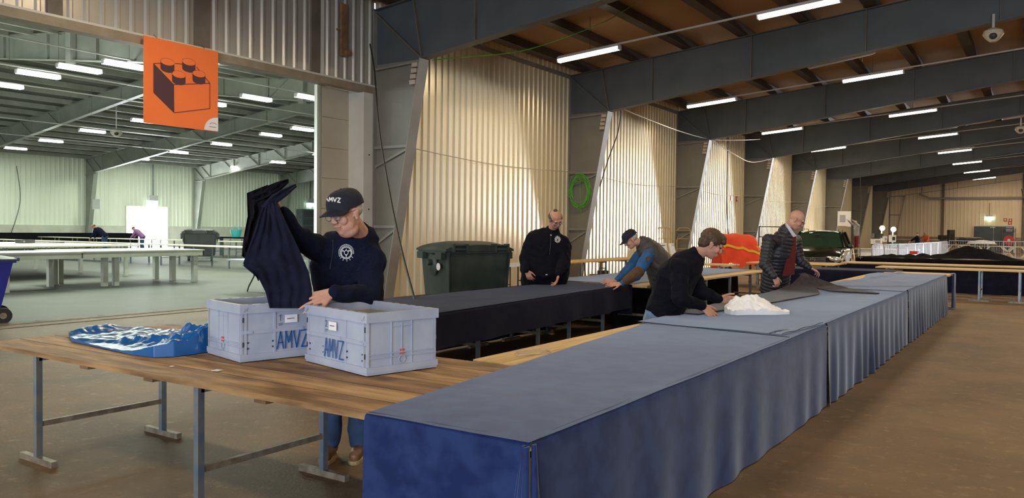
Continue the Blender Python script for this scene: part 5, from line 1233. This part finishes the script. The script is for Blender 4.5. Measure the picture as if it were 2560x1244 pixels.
def add_hand(mb, w_, fd, pn, td, curl=.35, k=1.0, spread=.10, thumb_in=.2):
    """w_ wrist, fd finger direction, pn direction the palm faces, td thumb side"""
    w_ = V(w_); f_ = V(fd).normalized(); p_ = V(pn); p_ = (p_-f_*p_.dot(f_)).normalized(); t_ = f_.cross(p_)
    if t_.dot(V(td)) < 0: t_ = -t_
    k *= 1.04
    for j, off in enumerate((.030, .010, -.010, -.029)):
        mb.caps(w_+t_*off*.55*k, w_+f_*(.088-.004*abs(j-1))*k+t_*off*k, .0165*k, .0125*k, 8, (p_, .8))
    for j, (off, L_) in enumerate(((.031, .92), (.0105, 1.03), (-.0105, .96), (-.031, .76))):
        a = w_+f_*(.086-.005*abs(j-1))*k+t_*off*k; sp = (1.5-j)*spread; ang = 0
        for s_, (ln_, r0, r1) in enumerate(((.046, .0098, .0090), (.029, .0090, .0082), (.022, .0082, .0068))):
            ang += curl*(.75 if s_ == 0 else 1.0)*(1+.08*j); d = (f_*math.cos(sp)+t_*math.sin(sp))*math.cos(ang)+p_*math.sin(ang)
            b_ = a+d*ln_*L_*k; mb.caps(a, b_, r0*k, r1*k, 8); a = b_
    a = w_+f_*.022*k+t_*.026*k
    for ln_, r0, r1, an in ((.042, .0155, .0115, .75), (.032, .011, .0095, .45), (.026, .0095, .0075, .25)):
        d = (f_*math.cos(an)+t_*math.sin(an)+p_*thumb_in).normalized(); b_ = a+d*ln_*k; mb.caps(a, b_, r0*k, r1*k, 8); a = b_
def seg_t(p, segs):
    best = (1e9, 0, 0); cum = 0
    for i, (a, b) in enumerate(segs):
        d = b-a; L_ = d.length; t = max(0, min(1, (p-a).dot(d)/(L_*L_))); q = (p-(a+d*t)).length
        if q < best[0]: best = (q, i, cum+t*L_)
        cum += L_
    return best
def figure(label, J, skin='skin', k=1.0, bulk=1.0, belly=0, jacket='fleece', trousers='jeans_d', shoe='shoe', voxel=.0048, hands=None, headk=1.0, jowl=0, hair=None, cap=None, glasses=True,
           kind='fleece', sleeve=None, details=True, bare=False, hem=.12, feet_dir=None, jv=.011, collar=True):
    P_ = {a: V(b) for a, b in J.items() if a not in ('face', 'up')}
    lat = (P_['shL']-P_['shR']).normalized(); pel, che, nek, hd = P_['pel'], P_['chest'], P_['neck'], P_['head']
    R = head_frame(J['face'], J['up'])
    def torso(mb, g, top=True, hemx=0):
        spine = [pel-(che-pel).normalized()*hemx, pel, pel.lerp(che, .5), che, che.lerp(nek, .62), nek]
        if hemx < 0: spine[1] = spine[0]+(che-pel).normalized()*.004
        wd = [(.170, .125), (.172, .125), (.165+.03*belly, .120+.06*belly), (.195, .130), (.175, .105), (.075, .065)]
        secs = []
        for i, (c_, (a, b)) in enumerate(zip(spine, wd)):
            t_ = (spine[min(i+1, 5)]-spine[max(i-1, 0)]).normalized(); fw = lat.cross(t_).normalized(); la = (t_.cross(fw)).normalized()
            la = lat if la.dot(lat) < 0 else la
            secs.append((c_+(-fw)*0, la*(a*bulk*k+g), fw*(b*bulk*k+g)))
        mb.loft(secs[1:] if not hemx else secs, 20)
        return secs
    hipL, hipR = pel+lat*.095*k-V((0, 0, .02)), pel-lat*.095*k-V((0, 0, .02))
    mb = MB(); torso(mb, -.05)
    for s_ in ('L', 'R'):
        sh, el, wr = P_['sh'+s_], P_['el'+s_], P_['wr'+s_]
        mb.chain([che.lerp(nek, .5), sh, el, wr], [.05*k, .044*k, .036*k, .028*k], 10)
        hp = hipL if s_ == 'L' else hipR; mb.chain([hp, P_['kn'+s_], P_['an'+s_]], [.088*k, .058*k, .042*k], 10)
        fdv = V(feet_dir) if feet_dir else -V((CF.x, CF.y, 0)); mb.caps(P_['an'+s_]-V((0, 0, .03)), P_['an'+s_]+fdv*.13-V((0, 0, .05)), .04, .032, 8)
    mb.caps(nek, hd+R @ V((0, -.02, -.05))*headk, .062*k, .058*headk, 12)
    add_head(mb, hd, R, headk, jowl)
    for s_, h in (hands or {}).items(): add_hand(mb, P_['wr'+s_]+(V(h[0]).normalized()*.012), *h)
    body = mb.build('person', skin, smooth=True, origin=(pel.x, pel.y, min(P_['anL'].z, P_['anR'].z)-.09)); o0 = body.location.copy()
    body['_w'] = list(o0)
    bake(body, voxel, 3); tag(body, label, 'person')
    T = body
    # jacket ------------------------------------------------
    mb = MB(); torso(mb, .022, hemx=hem); segs = [(pel-(che-pel).normalized()*hem, che), (che, nek)]
    sseg = []
    smb = mb if not sleeve else MB()
    for s_ in ('L', 'R'):
        sh, el, wr = P_['sh'+s_], P_['el'+s_], P_['wr'+s_]; cuff = el.lerp(wr, .93); r_ = k*bulk**.5
        if not sleeve: mb.caps(che.lerp(nek, .35), sh, .10*r_, .082*r_, 12)
        smb.chain([sh, el, cuff], [.080*r_, .066*r_, .047*k], 12)
        if not sleeve: smb.caps(el.lerp(wr, .84), el.lerp(wr, .97), .046*k, .045*k, 12)
        if sleeve: mb.caps(che.lerp(nek, .35), sh, .12*r_, .080*r_, 12)
        sseg += [(sh, el), (el, wr)]
    if collar:
        cz = nek.lerp(hd, .30); mb.loft([(nek-(hd-nek)*.15, lat*.105*k, lat.cross((hd-nek).normalized()).normalized()*.10*k), (cz, lat*.080*k, lat.cross((hd-nek).normalized()).normalized()*.082*k)], 16)
    jk = mb.build('jacket' if kind != 'vest' else 'quilted_vest', jacket, T); jk['_w'] = list(o0)
    def folds(amp, q):
        def f_(p, n_):
            p = p+o0; return amp*(1-2*abs(mnoise.noise(V((p.x*q, p.y*q, p.z*q*1.3)))))-amp*.4 + amp*.5*mnoise.noise(V((p.x*q*2.3, p.y*q*2.3, p.z*q*2.3)))
        return f_
    def quilt(per, amp):
        al = segs+sseg; fo = folds(.006, 5)
        def f_(p, n_):
            d, i, t = seg_t(p+o0, al); return amp*(abs(math.sin(PI*t/per))**.6)-amp*.5+fo(p, n_)
        return f_
    bake(jk, jv, 5, quilt(.052, .014) if kind == 'puffer' else quilt(.075, .010) if kind == 'vest' else folds(.013, 6.5), .5)
    if sleeve:
        so = smb.build('sleeves', sleeve, T); so['_w'] = list(o0); bake(so, jv, 4, folds(.008, 8))
    # trousers ----------------------------------------------
    mb = MB(); mb.loft([(pel+V((0, 0, .10)), lat*.160*bulk*k, lat.cross(V((0, 0, 1)))*.12*bulk*k), (pel-V((0, 0, .02)), lat*.178*bulk*k, lat.cross(V((0, 0, 1)))*.14*bulk*k), (pel-V((0, 0, .12)), lat*.17*bulk*k, lat.cross(V((0, 0, 1)))*.125*bulk*k)], 18)
    for s_, hp in (('L', hipL), ('R', hipR)): mb.chain([hp-V((0, 0, .04)), P_['kn'+s_], P_['an'+s_]+V((0, 0, .03))], [.108*k*bulk**.5, .082*k, .070*k], 12)
    tr = mb.build('trousers', trousers, T); tr['_w'] = list(o0); bake(tr, .014, 4, folds(.010, 7))
    for s_ in ('L', 'R'):
        a = P_['an'+s_]; fdv = (V(feet_dir) if feet_dir else -V((CF.x, CF.y, 0))).normalized(); gz = o0.z+.012
        mb = MB(); mb.caps(V((a.x, a.y, gz+.055))-fdv*.04, V((a.x, a.y, gz+.035))+fdv*.15, .052, .042, 10); mb.caps(a, V((a.x, a.y, gz+.06)), .055, .05, 10)
        sh_ = mb.build('shoe', shoe, T); sh_['_w'] = list(o0); bake(sh_, .012, 2)
        mb = MB(); mb.loft([(V((a.x, a.y, o0.z+.001))+fdv*.055, fdv*.155, fdv.cross(V((0, 0, 1)))*.052), (V((a.x, a.y, o0.z+.026))+fdv*.055, fdv*.155, fdv.cross(V((0, 0, 1)))*.052)], 18); mb.build('shoe_sole', 'sole', sh_)
    # head dressing -----------------------------------------
    q = lambda x, y, z: hd+R @ (V((x, y, z))*headk); E_ = lambda mb, p, r: mb.ell(q(*p), [a*headk for a in r], R, 18, 12)
    if details: face_parts(T, hd, R, headk, hair if hair and hair != 'bald' else 'hair_grey', glasses=glasses)
    if hair and hair != 'bald':
        mb = MB()
        if cap: E_(mb, (0, -.035, .012), (.080, .078, .060))
        elif hair == 'hair_brown':
            E_(mb, (0, -.020, .052), (.089, .104, .092)); E_(mb, (0, .040, .088), (.070, .060, .045)); E_(mb, (0, -.055, -.005), (.072, .060, .07)); E_(mb, (-.07, .0, .035), (.020, .035, .045)); E_(mb, (.07, .0, .035), (.020, .035, .045)); E_(mb, (.02, .078, .070), (.045, .030, .026))
        else:
            for s_ in (-1, 1): E_(mb, (s_*.070, -.018, .022), (.016, .062, .038))
            E_(mb, (0, -.075, .02), (.06, .042, .060)); E_(mb, (0, -.03, .117), (.03, .03, .008))
        ho = mb.build('hair', hair, T); ho['_w'] = list(o0); bake(ho, .006, 3, folds(.0035, 28))
    if cap:
        mb = MB(); secs = []
        for t_ in range(7):
            a = t_/6*PI/2*.98; secs.append((q(0, -.014, .056+.084*math.sin(a)), R @ V((.092*headk*max(.05, math.cos(a)**.75), 0, 0)), R @ V((0, .112*headk*max(.05, math.cos(a)**.75), 0))))
        mb.loft([(q(0, -.012, .034), R @ V((.092*headk, 0, 0)), R @ V((0, .116*headk, 0)))]+secs, 24); mb.ell(q(0, -.014, .140), (.008, .008, .005), R, 8, 5)
        co = mb.build('cap', cap, T, smooth=True, angle=70); co['_w'] = list(o0)
        up_, dn_ = [], []
        for j in range(8):
            v_ = j/7; r1, r2 = [], []
            for i in range(15):
                a = (i/14-.5)*2*1.25; x = .086*math.sin(a); y = .078*math.cos(a)-.0; ext = .085*v_*math.cos(a*.95)**.5 if math.cos(a*.95) > 0 else 0
                z = .052-.10*x*x/.0074*.22-.020*v_; r1.append(q(x*(1+.02*v_), y+.012+ext, z+.003)); r2.append(q(x*(1+.02*v_), y+.012+ext, z-.002))
            up_.append(r1); dn_.append(r2)
        mb = MB().grid(up_); mb.grid([r[::-1] for r in dn_]); mb.grid([up_[-1], dn_[-1]]); mb.build('cap_brim', cap, co, smooth=True, angle=60)
        T['cap'] = co.name
    T['jk'] = jk.name
    return T
def decal(parent, target, lines, m, name, r=.0018, lift=.003):
    """embroidery: lines of (px,py) laid onto the surface of a garment"""
    o0 = V(parent['_w']); me = target.data
    bv = BVHTree.FromPolygons([v.co+o0 for v in me.vertices], [tuple(p.vertices) for p in me.polygons]); mb = MB()
    for L_ in lines:
        pts = []
        for a, b in zip(L_[:-1], L_[1:]):
            for k in range(3): pts.append((a[0]+(b[0]-a[0])*k/3, a[1]+(b[1]-a[1])*k/3))
        pts.append(L_[-1]); W_ = []
        for p in pts:
            d = (at(p[0], p[1], 1)-CAM0).normalized(); h = bv.ray_cast(CAM0, d)
            if h[0] is not None: W_.append(h[0]-d*lift)
        if len(W_) > 1: mb.tube(W_, r, 5)
    if not mb.v: return None
    t_ = target; o = MB(); o.v, o.f, o.m = mb.v, mb.f, mb.m
    pr = target if target.parent is None or target.parent.parent is None else target.parent
    return o.build(name, m, target)
RIGHT = CR.copy(); FWD = -V((CF.x, CF.y, 0)).normalized(); UP = V((0, 0, 1))   # FWD = towards the camera
# -- capped man at the crates
J = dict(pel=at(878, 800, 5.72), chest=at(868, 665, 5.48), neck=at(905, 590, 5.40), head=at(864, 533, 5.17), face=-RIGHT*.50+FWD*.80-UP*.30, up=UP*.97-RIGHT*.20+FWD*.2,
         shL=at(928, 640, 5.42), elL=at(925, 738, 5.30), wrL=at(834, 731, 5.00), shR=at(800, 622, 5.32), elR=at(742, 592, 5.14), wrR=at(706, 530, 5.05),
         knL=at(893, 975, 5.60), anL=at(898, 1120, 5.52), knR=at(833, 970, 5.58), anR=at(825, 1105, 5.50))
J['anL'].z = J['anR'].z = .09
m1 = figure('person in a navy cap and navy fleece lowering dark cloth into the first crate', J, skin='skin_pale', k=1.02, bulk=1.14, belly=.6, jacket='fleece_n', trousers='jeans_d', headk=1.13, jowl=.02, hair='hair_grey', cap='capcloth',
            hands={'L': ((-RIGHT*.93-UP*.30+FWD*.12), (-UP*.55-FWD*.8), (-UP*.8), .14, 1.16, .16, .1), 'R': ((-RIGHT*.6+UP*.5), (FWD*.5-UP*.5), (RIGHT+UP), 1.25, .9)})
jk = bpy.data.objects[m1['jk']]; cp = bpy.data.objects[m1['cap']]
cx, cy = 865.5, 631; L_ = []
circ = lambda r, a0=0, a1=360, n=28: [(cx+r*math.sin(math.radians(a0+(a1-a0)*i/n)), cy-1.08*r*math.cos(math.radians(a0+(a1-a0)*i/n))) for i in range(n+1)]
L_ += [circ(14.5), circ(12.3), circ(5, n=12)]
for a in (0, 120, 240): L_.append([(cx+5*math.sin(math.radians(a+180)), cy-5*math.cos(math.radians(a+180))), (cx+12*math.sin(math.radians(a+180)), cy-13*math.cos(math.radians(a+180)))])
for i in range(26):
    a = -118+i*8.6
    if a > 105: continue
    L_.append([(cx+16.6*math.sin(math.radians(a)), cy-1.08*16.6*math.cos(math.radians(a))), (cx+19.6*math.sin(math.radians(a)), cy-1.08*19.6*math.cos(math.radians(a)))])
for a in (125, 150, 175, 205, 228): L_.append([(cx+16*math.sin(math.radians(a)), cy-17*math.cos(math.radians(a))), (cx+20.5*math.sin(math.radians(a)), cy-22*math.cos(math.radians(a)))])
def letters(txt, x, y, w_, h_, gap, sl=0, shear=0):
    out = []
    for i, c in enumerate(txt):
        for line in STROKES[c]: out.append([(x+i*(w_+gap)+a*w_, y-b*h_+sl*(i*(w_+gap)+a*w_)) for a, b in line])
    return out
decal(m1, jk, L_, 'whitethread', 'chest_emblem', .0020)
decal(m1, jk, letters('A', cx-9.5, cy-2, 4, 4.5, 0)+letters('M', cx+5.5, cy-2, 4.5, 4.5, 0)+letters('V', cx-2, cy+10, 4, 4, 0)+letters('Z', cx-1.5, cy-5.5, 3, 3.5, 0), 'whitethread', 'emblem_letters', .0014)
decal(m1, jk, [[(832, 600), (833, 622), (829, 650), (825, 672)]], 'bin_blk', 'zip', .003)
decal(m1, cp, letters('AMVZ', 813, 502, 7.6, 10.5, 2.6, .10), 'whitethread', 'cap_lettering', .0036, .004)
# -- cloth in his hands
hc = thing('held_cloth', 'heavy dark navy cloth held up by the capped man above the first crate', 'cloth', at(690, 640, 4.9))
sheet_px('front_fold', None, None, 'navy', [(655, 520, 4.83), (628, 600, 4.80), (607, 660, 4.79), (640, 682, 4.82), (664, 730, 4.90), (674, 770, 4.95)],
         [(690, 503, 4.86), (716, 560, 4.86), (746, 622, 4.90), (771, 680, 4.95), (779, 722, 4.98), (778, 770, 5.0)], 0, .012, nr=46, ncol=26, parent=hc, ripple=.014, seed=2)
sheet_px('back_fold', None, None, 'black', [(617, 482, 4.93), (619, 540, 4.93), (608, 600, 4.92), (604, 640, 4.91)], [(668, 462, 4.95), (690, 500, 4.96), (672, 580, 4.92), (640, 660, 4.90)], 0, .014, nr=30, ncol=16, parent=hc, ripple=.03, seed=5)
sheet_px('upper_tip', None, None, 'black', [(618, 484, 4.92), (650, 472, 4.94), (690, 455, 4.98), (719, 447, 5.0)], [(640, 505, 4.92), (662, 495, 4.93), (696, 478, 4.97), (720, 455, 5.0)], 0, .02, nr=20, ncol=8, parent=hc, ripple=.02, seed=6)
sheet_px('upper_tip', None, None, 'navy', [(652, 515, 4.86), (680, 486, 4.87), (710, 470, 4.90), (738, 460, 4.94)], [(668, 530, 4.86), (692, 506, 4.87), (716, 488, 4.90), (740, 466, 4.94)], 0, .02, nr=20, ncol=8, parent=hc, ripple=.02, seed=7)
sheet_px('hanging_tip', None, None, 'navy', [(606, 662, 4.82), (622, 676, 4.83), (640, 690, 4.84)], [(640, 665, 4.84), (652, 682, 4.85), (645, 702, 4.86)], 0, .012, nr=8, ncol=6, parent=hc, ripple=.02, seed=8)
# -- balding man behind the dark table
J = dict(pel=at(1358, 722, 12.35), chest=at(1366, 628, 12.2), neck=at(1380, 578, 12.1), head=at(1389, 547, 11.95), face=FWD*.62-UP*.62+RIGHT*.30, up=UP*.75+FWD*.65+RIGHT*.02,
         shL=at(1403, 606, 12.1), elL=at(1410, 655, 12.0), wrL=at(1396, 686, 11.75), shR=at(1332, 600, 12.15), elR=at(1313, 648, 12.1), wrR=at(1316, 674, 11.95),
         knL=at(1375, 790, 12.3), anL=at(1378, 850, 12.3), knR=at(1335, 788, 12.3), anR=at(1332, 850, 12.3))
J['anL'].z = J['anR'].z = .09
m2 = figure('person with a balding head in a black fleece, standing behind the black table', J, k=1.14, bulk=1.60, belly=1.0, jacket='fleece', trousers='jeans_d', headk=1.18, jowl=.02, hair='hair_dark', voxel=.007, jv=.013, hem=.10,
            hands={'L': ((-UP*.9-RIGHT*.2), (-RIGHT*.7+FWD*.1), (FWD), .55, 1.1), 'R': ((-UP*.85+RIGHT*.35), (RIGHT*.3-FWD*.6), (RIGHT), .5, 1.12)})
jk = bpy.data.objects[m2['jk']]; cx, cy = 1394, 598
decal(m2, jk, [circ(6, n=12), circ(4, n=10)]+[[(cx+6.5*math.sin(a*.5), cy-7*math.cos(a*.5)), (cx+8*math.sin(a*.5), cy-9*math.cos(a*.5))] for a in range(13)]+[[(cx-3, cy+2), (cx, cy-3), (cx+3, cy+2)]], 'whitethread', 'chest_emblem', .0035)
decal(m2, jk, [[(1377, 585), (1377, 600), (1374, 635)]], 'bin_blk', 'zip', .004); decal(m2, jk, [[(1364, 687), (1369, 686)]], 'whitethread', 'hem_label', .006); decal(m2, jk, [[(1377, 586), (1378, 589)]], 'whitethread', 'zip_pull', .008)
# -- man in blue cap and vest bending over the table
J = dict(pel=at(1668, 742, 12.35), chest=at(1644, 652, 12.15), neck=at(1606, 605, 12.05), head=at(1577, 599, 12.0), face=-RIGHT*.80-UP*.58+FWD*.10, up=UP*.85-RIGHT*.55,
         shL=at(1624, 634, 11.90), elL=at(1590, 688, 11.78), wrL=at(1553, 708, 11.75), shR=at(1612, 622, 12.30), elR=at(1572, 672, 12.2), wrR=at(1541, 700, 12.05),
         knL=at(1622, 805, 12.2), anL=at(1618, 870, 12.2), knR=at(1650, 800, 12.5), anR=at(1652, 862, 12.5))
J['anL'].z = J['anR'].z = .09
m3 = figure('person in a navy cap and quilted vest pressing both hands on the black table', J, skin='skin_pale', k=1.02, bulk=1.42, jacket='vest', trousers='jeans_m', headk=1.08, hair='hair_grey', cap='capcloth', kind='vest', sleeve='bluesleeve', voxel=.007, jv=.012, glasses=False,
            feet_dir=-RIGHT, hands={'L': ((-RIGHT*.95-UP*.10+FWD*.1), (-UP*.8-FWD*.45), (-UP*.2+FWD), .06, 1.22, .14), 'R': ((-RIGHT*.95-UP*.08), (-UP*.8-FWD*.4), (FWD), .06, 1.2, .14)})
q = J['elL']; mb = MB(); mb.caps(q.lerp(J['shL'], .16)+FWD*.012, q.lerp(J['wrL'], .66)+FWD*.012, .092, .070, 12); mb.build('elbow_patch', 'patch', m3, smooth=True); 
p_ = J['shL'].lerp(J['elL'], .22)+FWD*.108; MB().cyl(p_, p_+FWD*.006, .036, 16).build('round_badge', 'patch', m3)
# -- brown-haired man bending over the blue table
J = dict(pel=at(1655, 798, 7.95), chest=at(1692, 692, 7.85), neck=at(1738, 640, 7.80), head=at(1777, 611, 7.75), face=RIGHT*.86-UP*.50+FWD*.08, up=UP*.86+RIGHT*.5,
         shR=at(1697, 668, 7.62), elR=at(1700, 748, 7.52), wrR=at(1756, 764, 7.66), shL=at(1722, 664, 8.05), elL=at(1752, 730, 8.08), wrL=at(1797, 747, 8.16),
         knR=at(1652, 880, 7.85), anR=at(1640, 975, 7.85), knL=at(1668, 878, 8.15), anL=at(1662, 965, 8.15))
J['anL'].z = J['anR'].z = .09
m4 = figure('person with brown hair in a black fleece and light jeans leaning over the blue table', J, k=1.0, bulk=1.28, jacket='fleece', trousers='jeans', headk=1.10, hair='hair_brown', glasses=False, voxel=.0055, feet_dir=RIGHT, hem=-.07,
            hands={'R': ((RIGHT*.72-UP*.66+FWD*.05), (-UP*.25-RIGHT*.35-FWD*.85), (RIGHT*.4+UP*.6), .26, 1.14, .14), 'L': ((RIGHT*.97-UP*.10), (-UP*.35+FWD*.9), (UP), .30, 1.12, .12)})
# -- bald man in the puffer jacket
J = dict(pel=at(1936, 716, 11.6), chest=at(1950, 632, 11.4), neck=at(1966, 578, 11.35), head=at(1990, 550, 11.2), face=RIGHT*.78-UP*.55+FWD*.36, up=UP*.92+RIGHT*.30,
         shR=at(1922, 600, 11.15), elR=at(1912, 660, 11.02), wrR=at(1934, 690, 10.92), shL=at(1988, 602, 11.62), elL=at(1998, 650, 11.60), wrL=at(2022, 668, 11.5),
         knR=at(1925, 790, 11.5), anR=at(1922, 850, 11.5), knL=at(1955, 788, 11.8), anL=at(1955, 845, 11.8))
J['anL'].z = J['anR'].z = .09
m5 = figure('person with a bald head in a black puffer jacket flicking the dark cloth', J, skin='skin_pale', k=1.04, bulk=1.15, jacket='puffer', trousers='trousers_g', headk=1.12, hair='bald', kind='puffer', voxel=.0065, jv=.010, feet_dir=RIGHT*.8+FWD*.5, hem=.06,
            hands={'R': ((-UP*.8+RIGHT*.45), (-RIGHT*.3-FWD*.6), (RIGHT), .75, 1.12), 'L': ((RIGHT*.8-UP*.35), (-UP), (FWD), .55, 1.1)})
jk = bpy.data.objects[m5['jk']]
fr = sheet_px('sweater_front', None, None, 'redshirt', [(1976, 588, 11.24), (1968, 640, 11.22), (1956, 690, 11.24)], [(1990, 590, 11.28), (1990, 640, 11.30), (1986, 686, 11.34)], 0, .02, nr=12, ncol=6, parent=m5, ripple=.004)
sheet_px('shirt_collar', None, None, 'checkshirt', [(1963, 560, 11.22), (1972, 575, 11.19), (1983, 592, 11.17)], [(1969, 558, 11.22), (1980, 574, 11.17), (1992, 590, 11.17)], 0, .015, nr=8, ncol=4, parent=m5, ripple=.002)
# -- people far away
def far_person(label, px, foot_py, d, hgt, shirt, trou, bend=0, face=None, z0=None, armdir=None, hair='hair_dark'):
    b = at(px, foot_py, d); z = b.z if z0 is None else z0; b.z = z; s_ = hgt/1.78; fc = V(face or FWD).normalized(); lt = UP.cross(fc).normalized(); lt = -lt if False else lt
    pel = b+UP*.93*s_; dirn = (UP*math.cos(bend)+fc*math.sin(bend)).normalized(); che = pel+dirn*.38*s_; nk = pel+dirn*.58*s_; hd_ = nk+(dirn*.8+fc*.35).normalized()*.17*s_
    J = dict(pel=pel, chest=che, neck=nk, head=hd_, face=fc*1.0-UP*(.25+.6*bend), up=dirn, shL=che+dirn*.14*s_+lt*.19*s_, shR=che+dirn*.14*s_-lt*.19*s_)
    for q_, sg in (('L', 1), ('R', -1)):
        down = (-UP*.95+fc*.25) if not armdir else V(armdir)
        J['el'+q_] = J['sh'+q_]+down.normalized()*.28*s_+lt*sg*.04; J['wr'+q_] = J['el'+q_]+((down*.7+fc*.5) if not armdir else V(armdir)).normalized()*.25*s_
        J['kn'+q_] = pel+lt*sg*.10-UP*.42*s_+fc*.03; J['an'+q_] = pel+lt*sg*.11-UP*.84*s_
    hdir = (-UP*.8+fc*.4) if not armdir else V(armdir)
    return figure(label, J, k=s_, bulk=1.05, jacket=shirt, trousers=trou, headk=1.0*s_, hair=hair, voxel=.014, jv=.022, details=False, feet_dir=fc, collar=False, hands={'L': (hdir, -UP, fc, .3, s_), 'R': (hdir, -UP, fc, .3, s_)})
far_person('person in grey reaching up on a stepladder beside the notice board', 2141, 640, 50, 1.75, 'greyshirt', 'redshirt', .05, -RIGHT*.9+FWD*.2, z0=.62, armdir=-RIGHT*.7+UP*.6)
far_person('person in navy standing with one arm out at the far frames', 2293, 640, 52, 1.72, 'fleece_n', 'jeans_d', 0, -RIGHT*.6-FWD*.4, z0=0, armdir=-RIGHT*.8-UP*.5)
far_person('person in an orange sweater bent over the far display table', 2317, 640, 62, 1.78, 'orangeshirt', 'jeans_d', .35, -RIGHT*.7+FWD*.4, z0=0, hair='hair_grey')
far_person('person in a navy jacket bending over the black row in the further hall', 262, 620, 46, 1.95, 'fleece_n', 'jeans_d', .85, -RIGHT, z0=0)
far_person('person in a mauve sweater bending over the black row near the bright door', 356, 620, 50, 1.8, 'purple', 'jeans_d', .8, -RIGHT, z0=0)
# step stool under the far worker
c = at(2141, 640, 50); T = thing('step_stool', 'low steps under the far worker by the notice board', 'step ladder', (c.x, c.y, 0), rz=YAW, world=False)
for z in (.28, .58): MB().b2((-.22, -.15+z*.2, z), (.22, .15, z+.035)).build('tread', 'alu', T)
for x in (-.22, .22):
    for a_, b_ in ((-.22, -.05), (.25, .12)): MB().bar((x, a_, 0), (x, b_, .6), .03, .05).build('leg', 'alu', T)
for o in list(bpy.data.objects):
    for k_ in ('jk', 'cap'):
        if k_ in o.keys(): del o[k_]
#@@END

for o in bpy.data.objects:
    if '_w' in o.keys(): del o['_w']
